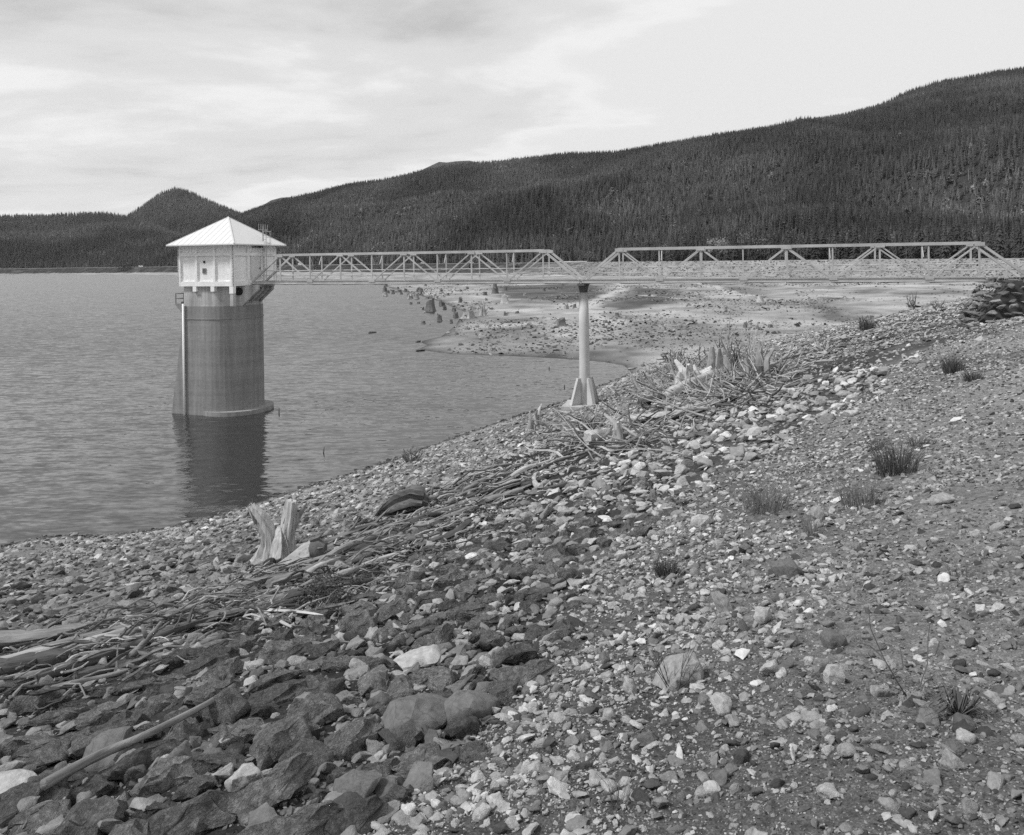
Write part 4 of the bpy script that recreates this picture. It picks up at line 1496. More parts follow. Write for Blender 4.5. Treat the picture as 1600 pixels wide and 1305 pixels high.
def build_boulders():
    rng = random.Random(77)
    shapes = []
    for k in range(18):
        rd = rng.uniform(0.15, 0.8)
        shapes.append(rock_mesh('boulder', rng, M_BOULDER, n=rng.randint(12, 22), dims=(1, rng.uniform(0.55, 0.85), rng.uniform(0.38, 0.62)),
                                cuts=3, rough=0.085, roundness=rd, angle=38, freq=3.0))
    X, Y, r = log_polar(26000, 2.4, 34, 46)
    h, sd, sl = land(X, Y, True, fine=False)
    g, dl, du = zones(X, Y)
    g = g + 0.06 * r * fbm(X / (0.3 * r), Y / (0.3 * r), 3)
    k = (RNG.random(len(X)) < np.clip(0.5 - g / (0.10 * r), 0, 1)) & (g < 0.06 * r) & (dl > 0.01 * r) & (RNG.random(len(X)) < np.clip(0.35 + du / (0.06 * r), 0.12, 1)) & (r < 34)
    X, Y, r, h = X[k], Y[k], r[k], du[k]
    s = pareto(len(X), 1.5, np.maximum(0.12, 0.015 * r), 0.54)
    order = np.argsort(-(s * RNG.uniform(0.7, 1.3, len(s))))
    put = []
    cell = {}
    for p in TAKEN:
        cell.setdefault((int(p[0] // 1.0), int(p[1] // 1.0)), []).append(p)
    for i in order:
        x, y, q = X[i], Y[i], s[i] / 2
        ok = True
        for cx in range(int(x // 1.0) - 2, int(x // 1.0) + 3):
            for cy in range(int(y // 1.0) - 2, int(y // 1.0) + 3):
                for (a, b, c) in cell.get((cx, cy), ()):
                    if (a - x) ** 2 + (b - y) ** 2 < (0.70 * (q + c)) ** 2:
                        ok = False; break
                if not ok: break
            if not ok: break
        if ok:
            cell.setdefault((int(x // 1.0), int(y // 1.0)), []).append((x, y, q))
            put.append((x, y, q, r[i], h[i]))
    seen = [p for p in put if abs(p[0]) < 0.70 * p[1] and p[1] > 2.6]
    seen.sort(key=lambda p: -p[2] / p[3])
    cdir = math.atan2(0.74, 0.67)
    kinds = (('angular riprap boulder bedded with others on the dam face above the driftwood', 'riprap boulders above the driftwood'),
             ('riprap boulder lying in or just below the band of driftwood', 'riprap boulders in the driftwood'))
    named = []
    for i, (x, y, q, rr, hh) in enumerate(seen[:285]):
        o = mesh_ob('boulder', shapes[rng.randrange(18)])
        z = land1(x, y)
        o.location = (x, y, z + q * (rng.uniform(-0.05, 0.16) - (0.12 if rr > 9 else 0.0)))
        o.scale = (q * rng.uniform(1.1, 1.45), q * rng.uniform(0.95, 1.25), q * rng.uniform(0.9, 1.3))
        o.rotation_euler = rock_matrix(x, y, z, cdir + rng.gauss(0, 0.5), 0.16, rng)
        zl = kinds[0] if hh > 0.0 else kinds[1]
        tag(o, zl[0], 'boulder', zl[1])
        o.data = o.data
        named.append((o, x, y))
    rest = seen[285:] + [p for p in put if not (abs(p[0]) < 0.70 * p[1] and p[1] > 2.6)]
    A = np.array(rest)
    n = len(A)
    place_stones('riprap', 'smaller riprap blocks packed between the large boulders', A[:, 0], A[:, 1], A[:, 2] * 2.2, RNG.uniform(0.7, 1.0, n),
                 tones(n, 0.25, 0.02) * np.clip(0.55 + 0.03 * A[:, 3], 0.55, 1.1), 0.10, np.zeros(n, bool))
    single_out(named, 'riprap boulder')


build_boulders()
# ------------------------------------------------------------------ driftwood, stumps and roots
def wood_material(name, tone, var=0.35, stretch=(0.7, 11, 11), bump=0.8):
    m = bpy.data.materials.new(name)
    m.use_nodes = True
    nt = m.node_tree
    L = nt.links.new
    bs = nt.nodes['Principled BSDF']
    bs.inputs['Roughness'].default_value = 0.85
    bs.inputs['Specular IOR Level'].default_value = 0.2
    tc = nd(nt, 'ShaderNodeTexCoord')
    mp = nd(nt, 'ShaderNodeMapping'); mp.inputs['Scale'].default_value = stretch
    L(tc.outputs['Object'], mp.inputs[0])
    n1 = nd(nt, 'ShaderNodeTexNoise', i_Scale=2.2, i_Detail=7.0, i_Roughness=0.65, i_Distortion=0.5)
    L(mp.outputs[0], n1.inputs['Vector'])
    n2 = nd(nt, 'ShaderNodeTexNoise', i_Scale=3.0, i_Detail=3.0)
    L(tc.outputs['Object'], n2.inputs['Vector'])
    v = math_n(nt, 'MULTIPLY', ramp_n(nt, n1.outputs[0], [(0.28, 1 - 1.8 * var), (0.42, 1 - 0.4 * var), (0.75, 1 + var)]),
               ramp_n(nt, n2.outputs[0], [(0.3, 0.78), (0.7, 1.18)]))
    oi = nd(nt, 'ShaderNodeObjectInfo')
    v = math_n(nt, 'MULTIPLY', math_n(nt, 'MULTIPLY', v, tone), math_n(nt, 'ADD', math_n(nt, 'MULTIPLY', oi.outputs['Random'], 0.3), 0.85))
    cc = nd(nt, 'ShaderNodeCombineColor')
    for i in range(3):
        L(v, cc.inputs[i])
    L(cc.outputs[0], bs.inputs['Base Color'])
    bn = nd(nt, 'ShaderNodeBump'); bn.inputs['Strength'].default_value = bump; bn.inputs['Distance'].default_value = 0.02
    L(n1.outputs[0], bn.inputs['Height']); L(bn.outputs[0], bs.inputs['Normal'])
    return m


M_LOG = wood_material('weathered_grey_wood', 0.20, var=0.42)
M_LOG_DK = wood_material('dark_weathered_wood', 0.085, var=0.45)
M_LOG_PALE = wood_material('bleached_wood', 0.40, var=0.32)
M_STUMP = wood_material('bleached_stump_wood', 0.46, var=0.42, stretch=(9, 9, 0.9))
M_STUMP_DK = wood_material('dark_stump_wood', 0.14, var=0.4, stretch=(9, 9, 0.9))
M_STUMP_MID = wood_material('grey_stump_wood', 0.30, var=0.35, stretch=(9, 9, 0.9))


def wander(a, b, n, amp, rng):
    a = Vector(a); b = Vector(b)
    d = (b - a); L = d.length
    s = d.cross(Vector((0, 0, 1)))
    if s.length < 1e-4: s = Vector((1, 0, 0))
    s.normalize(); u = s.cross(d.normalized())
    p1, p2 = rng.uniform(0, 6), rng.uniform(0, 6)
    k1, k2 = rng.uniform(2, 5), rng.uniform(2, 5)
    out = []
    for i in range(n):
        f = i / (n - 1)
        w = amp * L
        out.append(a + d * f + s * (w * (math.sin(p1 + k1 * f) - math.sin(p1) * (1 - f) - math.sin(p1 + k1) * f)) + u * (w * 0.7 * (math.sin(p2 + k2 * f) - math.sin(p2) * (1 - f) - math.sin(p2 + k2) * f)))
    return out


def log_between(p, q, r0, r1, name, label, cat, m, rng, amp=0.028, n=11, seg=12, group=None, squash=0.8, rough=0.20, branches=0):
    """a log built along its own X axis, then laid from p to q"""
    p = Vector(p); q = Vector(q)
    d = q - p
    L = d.length
    pts = wander((0, 0, 0), (L, 0, 0), n, amp, rng)
    rads = [r0 + (r1 - r0) * i / (n - 1) for i in range(n)]
    rads = [x * (1 + 0.12 * rng.uniform(-1, 1)) for x in rads]
    rads[0] *= 0.72; rads[-1] *= 0.6
    mb = MB().tube(pts, rads, seg, squash, rough, rng)
    for _ in range(branches):
        i = rng.randrange(2, n - 2)
        a = pts[i]
        e = a + Vector((rng.uniform(0.1, 0.3) * L * 0.6, rng.uniform(-0.3, 0.3) * L * 0.4, rng.uniform(0.05, 0.3) * L * 0.4))
        mb.tube(wander(a, e, 5, 0.06, rng), [rads[i] * x for x in (0.55, 0.45, 0.38, 0.28, 0.12)], 6, 1, 0.05, rng)
    o = mb.build(name, m, smooth=True)
    o.data.set_sharp_from_angle(angle=math.radians(60))
    o.location = p
    q_ = Vector((1, 0, 0)).rotation_difference(d.normalized())
    o.rotation_euler = q_.to_matrix().to_euler()
    return tag(o, label, cat, group)


def px_log(x0, y0, x1, y1, w0, w1, label, m, seed, name='driftwood_log', cat='log', lift=(1.3, 1.3), **kw):
    rng = random.Random(seed)
    a = ground_at(x0, y0); b = ground_at(x1, y1)
    r0 = w0 / 2 / F * a.y * 1.25; r1 = w1 / 2 / F * b.y * 1.25
    a.z += r0 * lift[0] + kw.pop('up0', 0) / F * a.y; b.z += r1 * lift[1] + kw.pop('up1', 0) / F * b.y
    return log_between(a, b, r0, r1, name, label, cat, m, rng, **kw)


LOGS = [
    (-20, 1012, 134, 990, 26, 16, 'thick grey log with a rounded worn end, uppermost in the tangle by the water side', M_LOG, {}),
    (-40, 1062, 220, 1004, 24, 18, 'long pale log with a smooth bleached back across the twig tangle', M_LOG_PALE, {}),
    (-60, 1072, 108, 1056, 34, 24, 'short thick dark log with a cut look beneath the bleached one', M_LOG_DK, dict(amp=0.01)),
    (250, 992, 420, 938, 12, 9, 'straight grey log lying along the middle of the twig tangle', M_LOG, {}),
    (330, 985, 470, 935, 17, 10, 'stout grey log half hidden under twigs downhill of the leafy dark bush', M_LOG, {}),
    (400, 946, 545, 895, 13, 9, 'long weathered log leading up to the low leafy dark bush', M_LOG, {}),
    (350, 940, 470, 900, 14, 9, 'ribbed grey log just downhill of the two pronged stump', M_LOG, {}),
    (70, 965, 235, 920, 9, 5, 'thin straight grey pole above the log tangle near the water', M_LOG, {}),
    (150, 980, 300, 935, 8, 5, 'slender split log on the lower edge of the tangle', M_LOG_DK, {}),
    (545, 885, 668, 826, 12, 8, 'split grey log running uphill from the dark broken stump', M_LOG, {}),
    (600, 865, 760, 790, 10, 6, 'long thin log on the uphill edge of the driftwood', M_LOG, {}),
    (660, 822, 800, 762, 11, 6, 'grey log continuing the driftwood line toward the pier', M_LOG, {}),
    (520, 900, 640, 860, 7, 4, 'pale thin branch beside the leafy dark bush', M_LOG_PALE, {}),
    (690, 850, 735, 828, 10, 8, 'short dark slivered log standing against a riprap block', M_LOG_DK, dict(up1=10)),
    (370, 968, 505, 958, 6, 4, 'pale peeled stick lying on top of the twigs', M_LOG_PALE, dict(up0=4, up1=6)),
    (392, 958, 456, 976, 6, 4, 'pale peeled stick crossing under the longer peeled one', M_LOG_PALE, dict(up0=4)),
    (980, 672, 1052, 654, 17, 11, 'pale log with a pale root end pointing along the driftwood line', M_LOG_PALE, {}),
    (1046, 657, 1125, 632, 11, 7, 'bleached tapering log leading into the root pile', M_LOG_PALE, {}),
    (918, 706, 972, 688, 22, 17, 'short thick pale log block with a dark hollow beneath', M_LOG_PALE, dict(amp=0.01)),
    (1040, 648, 1180, 606, 10, 6, 'long pale log along the foot of the root pile', M_LOG_PALE, {}),
    (1120, 636, 1300, 590, 7, 4, 'thin grey log trailing uphill beyond the root pile', M_LOG, {}),
    (1278, 467, 1318, 468, 4, 4, 'straight pale plank lying on the far bank above the damp hollow', M_LOG_PALE, dict(amp=0.0)),
    (730, 785, 850, 752, 9, 6, 'dark log half buried in stones at the driftwood line', M_LOG_DK, {}),
    (850, 770, 960, 735, 8, 5, 'thin dark log uphill of the long whitish stone', M_LOG_DK, {}),
    (1312, 530, 1368, 514, 2.4, 1.4, 'thin bleached pole on the far bank', M_LOG_PALE, {}),
    (1412, 496, 1458, 480, 3.2, 1.6, 'bleached branch lying below the rubble abutment', M_LOG_PALE, {}),
    (60, 1030, 175, 985, 16, 10, 'weathered log wedged between the rounded worn log and the bleached one', M_LOG, {}),
    (120, 1075, 270, 1030, 14, 9, 'dark sodden log under the forked branch', M_LOG_DK, {}),
    (180, 1030, 340, 975, 18, 11, 'thick split log just uphill of the long bleached log', M_LOG, {}),
    (300, 960, 400, 925, 15, 9, 'short pale log between the twigs and the cobbles', M_LOG_PALE, {}),
    (60, 1100, 200, 1062, 12, 8, 'grey log lying at the uphill edge of the tangle beside the riprap', M_LOG, {}),
    (420, 925, 530, 878, 16, 10, 'thick grey log passing below the leaning broken stump', M_LOG, {}),
    (560, 872, 640, 838, 15, 10, 'thick dark log in front of the hollow log', M_LOG_DK, {}),
    (640, 848, 742, 800, 14, 8, 'ribbed grey log uphill of the hollow log', M_LOG, {}),
    (480, 905, 560, 868, 12, 7, 'pale splintered log beside the dark split face', M_LOG_PALE, {}),
    (588, 812, 628, 790, 10, 4, 'short pale stub leaning on the hollow log', M_LOG_PALE, dict(up1=8)),
]
for i, (x0, y0, x1, y1, w0, w1, lab, m, kw) in enumerate(LOGS):
    px_log(x0, y0, x1, y1, w0, w1, lab, m, 100 + i, **kw)


def build_pole():
    # the long curved pole lying over the near boulders
    pix = [(70, 1290), (120, 1255), (178, 1222), (205, 1212), (252, 1192), (300, 1155), (330, 1142), (366, 1108)]
    gx, gy = ground_hits([p[0] for p in pix], [p[1] for p in pix])
    pts = [Vector((x, y, land1(x, y) + 0.16)) for x, y in zip(gx, gy)]
    # smooth it
    q = []
    for i in range(len(pts) - 1):
        for f in (0, 0.33, 0.66):
            q.append(pts[i].lerp(pts[i + 1], f))
    q.append(pts[-1])
    for _ in range(3):
        q = [q[0]] + [(q[i - 1] + q[i] * 2 + q[i + 1]) / 4 for i in range(1, len(q) - 1)] + [q[-1]]
    n = len(q)
    d = q[-1] - q[0]
    R = Vector((1, 0, 0)).rotation_difference(d.normalized()).to_matrix()
    loc = [R.transposed() @ (p - q[0]) for p in q]
    mb = MB().tube(loc, [0.030 - 0.012 * i / n for i in range(n)], 10, 1, 0.05, random.Random(4))
    o = mb.build('driftwood_pole', M_LOG, smooth=True)
    o.location = q[0]; o.rotation_euler = R.to_euler()
    tag(o, 'long curved grey pole lying across the dark boulders at the lower left', 'pole')
    # forked branch standing out of the tangle
    b = ground_at(205, 1052)
    rng = random.Random(9)
    s = b.y / F
    mb = MB()

    def P(dx, dy, k=0.0):
        return Vector((dx * s, k, dy * s))
    mb.tube([P(-25, -2), P(-6, 12), P(12, 28), P(26, 44), P(40, 58), P(48, 70)], [7 * s, 6.5 * s, 5.5 * s, 4.6 * s, 4 * s, 2.5 * s], 8, 1, 0.08, rng)
    mb.tube([P(26, 44), P(22, 54), P(18, 66)], [4 * s, 3.4 * s, 2.2 * s], 7, 1, 0.06, rng)
    mb.tube([P(40, 58), P(52, 63), P(60, 70)], [3 * s, 2.4 * s, 1.2 * s], 7, 1, 0.06, rng)
    mb.tube([P(12, 28), P(30, 16), P(52, 2)], [5 * s, 5 * s, 4.4 * s], 8, 1, 0.08, rng)
    o = mb.build('forked_branch', M_LOG, smooth=True)
    o.location = b
    tag(o, 'dark forked branch with upturned prongs standing out of the twig tangle', 'branch')
    # a straight thin stake
    b = ground_at(182, 1058)
    s = b.y / F
    mb = MB().tube([Vector((0, 0, -3 * s)), Vector((1 * s, 0, 18 * s)), Vector((3 * s, 0, 42 * s))], [1.3 * s, 1.2 * s, 0.9 * s], 6)
    o = mb.build('stick', M_LOG_PALE); o.location = b
    tag(o, 'thin pale stick standing upright in the twig tangle', 'stick')


build_pole()


def loose_logs():
    rng = random.Random(51)
    cdir = Vector((0.67, 0.74, 0)).normalized()
    segs = []
    for a, b, k in ((0, 5, 62), (5, 8, 28), (8, 11, 14)):
        for _ in range(k):
            i = rng.uniform(a, b - 0.01) + 2
            f = rng.random()
            lo = Vector(DRIFT_LOW[int(i)]).lerp(Vector(DRIFT_LOW[int(i) + 1]), i % 1)
            hi = Vector(DRIFT_UP[int(i)]).lerp(Vector(DRIFT_UP[int(i) + 1]), i % 1)
            p = lo.lerp(hi, 0.1 + 0.85 * f)
            segs.append((p, a))
    named = []
    for (p, a) in segs:
        ang = math.atan2(cdir.y, cdir.x) + rng.gauss(0, 0.30)
        L = rng.uniform(0.5, 1.9) * (1 + 0.03 * p.y)
        dx, dy = math.cos(ang) * L / 2, math.sin(ang) * L / 2
        r = rng.uniform(0.022, 0.08) * (1 + 0.02 * p.y)
        A = Vector((p.x - dx, p.y - dy, land1(p.x - dx, p.y - dy) + r * 0.6 + rng.uniform(0, 0.05)))
        B = Vector((p.x + dx, p.y + dy, land1(p.x + dx, p.y + dy) + r * 0.6 + rng.uniform(0, 0.12)))
        m = rng.choice((M_LOG, M_LOG, M_LOG_DK, M_LOG_PALE if a > 0 else M_LOG))
        near = a == 0
        o = log_between(A, B, r, r * rng.uniform(0.35, 0.8), 'driftwood_branch',
                    'weathered grey branch stranded in the near driftwood tangle' if near else 'weathered branch stranded along the driftwood line toward the root pile',
                    'branch', m, rng, amp=0.055, n=8, seg=8, group='branches in the near tangle' if near else 'branches along the far driftwood line', branches=rng.choice((0, 1, 2)))
        named.append((o, p.x, p.y))
    single_out(named, 'weathered driftwood branch')


loose_logs()


def twigs():
    rng = random.Random(61)
    cdir = math.atan2(0.74, 0.67)
    groups = {}
    np_r = np.random.default_rng(8)
    for nm, m, cnt, i0, i1, lab in (('twigs', M_LOG_DK, 800, 1.2, 7, 'dark mat of twigs and small sticks stranded with the near driftwood'),
                                    ('twigs', M_LOG, 900, 1.2, 7, 'grey mat of broken twigs and sticks stranded with the near driftwood'),
                                    ('twigs', M_LOG_PALE, 260, 1.2, 7, 'bleached bits of stick scattered over the near driftwood'),
                                    ('twigs', M_LOG_PALE, 420, 5, 13, 'pale broken sticks stranded along the driftwood line near the root pile')):
        mb = MB()
        XY = []
        for _ in range(cnt):
            i = rng.uniform(i0, i1 - 0.01)
            lo = Vector(DRIFT_LOW[int(i)]).lerp(Vector(DRIFT_LOW[int(i) + 1]), i % 1)
            hi = Vector(DRIFT_UP[int(i)]).lerp(Vector(DRIFT_UP[int(i) + 1]), i % 1)
            f = min(max(rng.gauss(0.58, 0.24), -0.05), 1.08)
            p = lo.lerp(hi, f)
            XY.append((p.x + rng.gauss(0, 0.12), p.y + rng.gauss(0, 0.12)))
        XY = np.array(XY)
        ang = cdir + np_r.normal(0, 0.75, cnt)
        L = np_r.gamma(1.7, 0.13, cnt) * (1 + 0.03 * XY[:, 1]) + 0.12
        z = land(XY[:, 0], XY[:, 1])
        hx, hy = slope_normals(XY[:, 0], XY[:, 1])
        for k in range(cnt):
            d = Vector((math.cos(ang[k]), math.sin(ang[k]), hx[k] * math.cos(ang[k]) + hy[k] * math.sin(ang[k]) + rng.gauss(0, 0.10)))
            c = Vector((XY[k, 0], XY[k, 1], z[k] + abs(rng.gauss(0.06, 0.07))))
            r = max(rng.uniform(0.004, 0.017), 0.0009 * XY[k, 1]) * (1 + 0.02 * XY[k, 1])
            pts = wander(c - d * L[k] / 2, c + d * L[k] / 2, 5, 0.17, rng)
            mb.tube(pts, [r * 0.9, r, r * 0.9, r * 0.75, r * 0.4], 5, 1, 0.1, rng)
        o = mb.build(nm, m)
        tag(o, lab, 'twigs', kind='stuff')


twigs()


# ---- stumps
def root_tubes(mb, rng, n, reach, r0, up=0.2, base=(0, 0, 0), flat=False, a0=0.0, spread=2 * math.pi, seg=6):
    for i in range(n):
        a = a0 + spread * (i + rng.random() * 0.7) / n
        L = reach * rng.uniform(0.6, 1.2)
        p = Vector(base)
        pts = [p]
        el = up * rng.uniform(-0.6, 1.5)
        for k in range(5):
            a += rng.gauss(0, 0.28); el += rng.gauss(0, 0.25)
            p = p + Vector((math.cos(a) * math.cos(el), math.sin(a) * math.cos(el), math.sin(el))) * (L / 5)
            pts.append(p)
        r = r0 * rng.uniform(0.6, 1.2)
        mb.tube(pts, [r, r * 0.85, r * 0.65, r * 0.5, r * 0.34, r * 0.12], seg, 1, 0.10, rng)
    return mb


def trunk_stub(mb, rng, h, r_base, r_top, prongs=7, seg=18):
    """a stump trunk: fluted, flaring at the root, broken unevenly at the top, hollow centre"""
    ring_n = seg
    o = len(mb.v)
    fl = [1 + 0.22 * math.sin(4 * 2 * math.pi * k / seg + 1) + 0.2 * rng.uniform(-1, 1) for k in range(seg)]
    tops = [h * (0.86 + 0.12 * math.sin(2 * math.pi * k / seg + 2) + rng.uniform(-0.14, 0.14)) for k in range(seg)]
    levels = 6
    for i in range(levels):
        f = i / (levels - 1)
        for k in range(seg):
            a = 2 * math.pi * k / seg
            r = (r_top + (r_base - r_top) * (1 - f) ** 3.2) * (fl[k] * (1 - 0.5 * f) + 0.5 * f)
            mb.v.append((r * math.cos(a), r * math.sin(a), tops[k] * f - 0.06 * h * (1 - f)))
    for i in range(levels - 1):
        for k in range(seg):
            a = o + i * seg + k; b = o + i * seg + (k + 1) % seg
            mb.f.append((a, b, b + seg, a + seg))
    t = o + (levels - 1) * seg
    c = len(mb.v)
    for k in range(seg):
        a = 2 * math.pi * k / seg
        mb.v.append((r_top * 0.72 * math.cos(a), r_top * 0.72 * math.sin(a), tops[k] * 0.92))
    mb.v.append((0, 0, h * 0.5))
    for k in range(seg):
        k2 = (k + 1) % seg
        mb.f.append((t + k, t + k2, c + k2, c + k))
        mb.f.append((c + k, c + k2, c + seg))
    return mb


def finish(mb, name, m, parent=None, loc=None, rotz=0.0):
    o = mb.build(name, m, parent=parent, smooth=True, local=True)
    o.data.set_sharp_from_angle(angle=math.radians(55))
    if loc is not None:
        o.location = loc; o.rotation_euler = (0, 0, rotz)
    return o


def build_main_stump():
    b = ground_at(428, 872)
    s = b.y / F
    rng = random.Random(5)
    t = thing('tree_stump', 'tall bleached stump with two upright prongs and a thin spike on the shore', 'stump', b - Vector((0, 0, 0.02)))

    def P(dx, dy, k=0.0):
        return Vector((dx * s, k * s, dy * s))
    mb = MB()
    mb.tube([P(-8, -6), P(-6, 12), P(-4, 30), P(-6, 48), P(-16, 66), P(-28, 82), P(-34, 90)], [30 * s, 22 * s, 16 * s, 13.5 * s, 12 * s, 10 * s, 7 * s], 24, 0.8, 0.22, rng)
    mb.tube([P(14, -6, 6), P(16, 14, 4), P(20, 36, 3), P(24, 56), P(27, 76), P(29, 96)], [30 * s, 21 * s, 15 * s, 13 * s, 12 * s, 9 * s], 24, 0.8, 0.22, rng)
    mb.tube([P(4, -10, 3), P(4, 4, 3), P(4, 20, 2), P(7, 36, 1), P(9, 50, 1), P(10, 56, 1)], [46 * s, 38 * s, 31 * s, 25 * s, 15 * s, 4 * s], 30, 0.6, 0.22, rng)
    for k in range(9):
        a = rng.uniform(-1, 1)
        mb.tube([P(4 + 38 * a, -6, -14), P(4 + 26 * a, 16, -15), P(6 + 18 * a, 40, -9)], [4 * s, 3.5 * s, 1 * s], 6, 1, 0.1, rng)
    finish(mb, 'trunk', M_STUMP, t)
    mb = MB()
    mb.tube([P(28, 50), P(36, 66), P(46, 82), P(53, 93)], [7 * s, 5.5 * s, 3.5 * s, 1.5 * s], 8, 0.8, 0.08, rng)
    finish(mb, 'spike', M_STUMP_MID, t)
    for pts, r in (([P(-10, 4, -12), P(-34, -3, -18), P(-58, -8, -22), P(-80, -14, -25)], (11, 8, 5, 2)),
                   ([P(20, 2, -12), P(-4, -10, -26), P(-20, -14, -34), P(-50, -22, -42)], (10, 8, 6, 2)),
                   ([P(24, 4, -4), P(44, -2, -12), P(62, -6, -20)], (10, 7, 3)),
                   ([P(10, 4, 14), P(30, 10, 30), P(60, 12, 44)], (11, 7, 3))):
        mb = MB(); mb.tube(pts, [q * s for q in r], 9, 0.9, 0.1, rng)
        finish(mb, 'root', M_STUMP_MID, t)
    mb = MB()
    mb.tube([P(-28, 84), P(-38, 80), P(-42, 73)], [4 * s, 3 * s, 1 * s], 6, 1, 0.1, rng)
    mb.tube([P(-12, 60), P(2, 54), P(10, 44)], [4 * s, 4 * s, 2 * s], 6, 1, 0.1, rng)
    for k in range(12):
        x0 = rng.choice((-30, 27)) + rng.uniform(-5, 5)
        mb.tube([P(x0 * 0.8, 62, -4), P(x0, 80, -4), P(x0 + rng.uniform(-5, 5), 88 + rng.uniform(0, 14), -2)], [2.4 * s, 1.8 * s, 0.4 * s], 5, 1, 0.1, rng)
    finish(mb, 'splinter', M_STUMP_DK, t)


build_main_stump()


def build_log_ends():
    rng = random.Random(15)
    # broken leaning stump right of the pronged one
    b = ground_at(478, 880)
    s = b.y / F
    t = thing('tree_stump', 'leaning broken stump with a dark split face beside the two pronged stump', 'stump', b)

    def P(dx, dy, k=0.0):
        return Vector((dx * s, k * s, dy * s))
    mb = MB()
    mb.tube([P(-78, -8, -10), P(-50, -2, -8), P(-26, 8, -4), P(-4, 17), P(14, 22)], [3 * s, 6 * s, 11 * s, 19 * s, 23 * s], 14, 0.9, 0.12, rng)
    finish(mb, 'trunk', M_LOG_PALE, t)
    mb = MB()
    mb.tube([P(12, 21), P(22, 22.5), P(30, 22)], [22.5 * s, 22 * s, 15 * s], 14, 0.95, 0.14, rng)
    finish(mb, 'split_face', M_STUMP_DK, t)
    mb = MB()
    for k in range(7):
        a = rng.uniform(0, 6.28)
        mb.tube([P(8, 22 + 20 * math.sin(a), 16 * math.cos(a)), P(22, 24 + 23 * math.sin(a), 18 * math.cos(a)), P(30 + rng.uniform(-6, 8), 25 + 26 * math.sin(a), 19 * math.cos(a))], [4 * s, 3 * s, 0.8 * s], 5, 1, 0.1, rng)
    finish(mb, 'splinter', M_STUMP_DK, t)
    for pts, r in (([P(-20, 2, -14), P(-36, -8, -26), P(-46, -18, -36), P(-74, -24, -40)], (12, 9, 7, 3)), ([P(-34, -2, -12), P(-20, -18, -30), P(2, -22, -40)], (9, 7, 3))):
        mb = MB(); mb.tube(pts, [q * s for q in r], 9, 0.9, 0.1, rng); finish(mb, 'root', M_LOG, t)
    # hollow log chunk farther along
    b = ground_at(632, 806)
    s = b.y / F
    t = thing('hollow_log', 'big dark hollow log chunk lying uphill of the waterline with a ragged open end', 'log', b)

    def P(dx, dy, k=0.0):
        return Vector((dx * s, k * s, dy * s))
    mb = MB()
    mb.tube([P(-44, -8), P(-26, 4), P(-6, 15), P(14, 22), P(30, 20)], [9 * s, 17 * s, 22 * s, 24 * s, 21 * s], 28, 0.85, 0.30, rng)
    finish(mb, 'trunk', wood_material('brown_hollow_wood', 0.12, var=0.5, stretch=(1.2, 9, 9)), t)
    mb = MB(); mb.tube([P(29, 19), P(37, 17)], [18 * s, 12 * s], 20, 0.8, 0.3, rng)
    finish(mb, 'open_end', M_STUMP_DK, t)
    mb = MB(); mb.tube([P(-48, -2, -12), P(-42, 8, -16), P(-30, 24, -18), P(-22, 30, -20)], [2.5 * s, 3 * s, 3 * s, 1 * s], 6, 1, 0.1, rng)
    finish(mb, 'branch_stub', M_LOG, t)


build_log_ends()


def stump_thing(x, y, w, h, label, m, seed, roots=7, kind='tree_stump', cat='stump', wl=False, lean=0.0, group=None, m2=None):
    if wl:
        b = at_level(x, y, 0.0)
    else:
        b = ground_at(x, y)
    s = b.y / F
    rng = random.Random(seed)
    t = thing(kind, label, cat, b - Vector((0, 0, 0.03)), rng.uniform(0, 6.28), group)
    R = w / 2 * s * 1.15; H = h * s * 1.25
    mb = trunk_stub(MB(), rng, H * 0.9, R * 1.0, R * 0.66, seg=14)
    o = finish(mb, 'trunk', m, t)
    o.rotation_euler = (lean, lean * 0.5, 0)
    mb = root_tubes(MB(), rng, roots, R * 1.1, R * 0.28, up=-0.12, base=(0, 0, H * 0.12))
    finish(mb, 'roots', m2 or m, t)
    return t


def rootwad(x, y, w, h, label, m, seed, n=14, up=0.9, cat='root pile', kind='root_wad', m2=None, spikes=0):
    """an upturned stump: a knot of trunk with roots clawing up and outwards"""
    b = ground_at(x, y)
    s = b.y / F
    rng = random.Random(seed)
    t = thing(kind, label, cat, b, rng.uniform(-0.3, 0.3))
    R = w / 2 * s; H = h * s
    mb = trunk_stub(MB(), rng, H * 0.30, R * 0.60, R * 0.30)
    finish(mb, 'trunk', m2 or m, t)
    n = int(n * 1.4)
    for k in range(n):
        a = 2 * math.pi * (k + rng.random() * 0.8) / n
        rr = R * rng.uniform(0.2, 0.55)
        p = Vector((math.cos(a) * rr, math.sin(a) * rr, H * rng.uniform(0.05, 0.3)))
        top = Vector((math.cos(a) * R * rng.uniform(0.4, 1.15), math.sin(a) * R * rng.uniform(0.3, 0.9), H * (rng.uniform(0.05, 0.7) if k % 3 else rng.uniform(0.6, 1.08)) * up + H * 0.03))
        pts = wander(p, top, 7, 0.17, rng)
        r = R * rng.uniform(0.028, 0.075)
        mb = MB().tube(pts, [r * 1.3, r, r * 0.9, r * 0.8, r * 0.7, r * 0.55, r * 0.3], 7, 1, 0.16, rng)
        for _ in range(rng.choice((1, 2, 3))):
            q = pts[rng.randrange(2, 6)]
            e = q + Vector((rng.uniform(-1, 1) * R * 0.4, rng.uniform(-1, 1) * R * 0.3, rng.uniform(0, 0.35) * H))
            mb.tube(wander(q, e, 4, 0.1, rng), [r * 0.55, r * 0.5, r * 0.35, r * 0.1], 5, 1, 0.1, rng)
        finish(mb, 'root', m if rng.random() < 0.65 else (m2 or m), t)
    return t


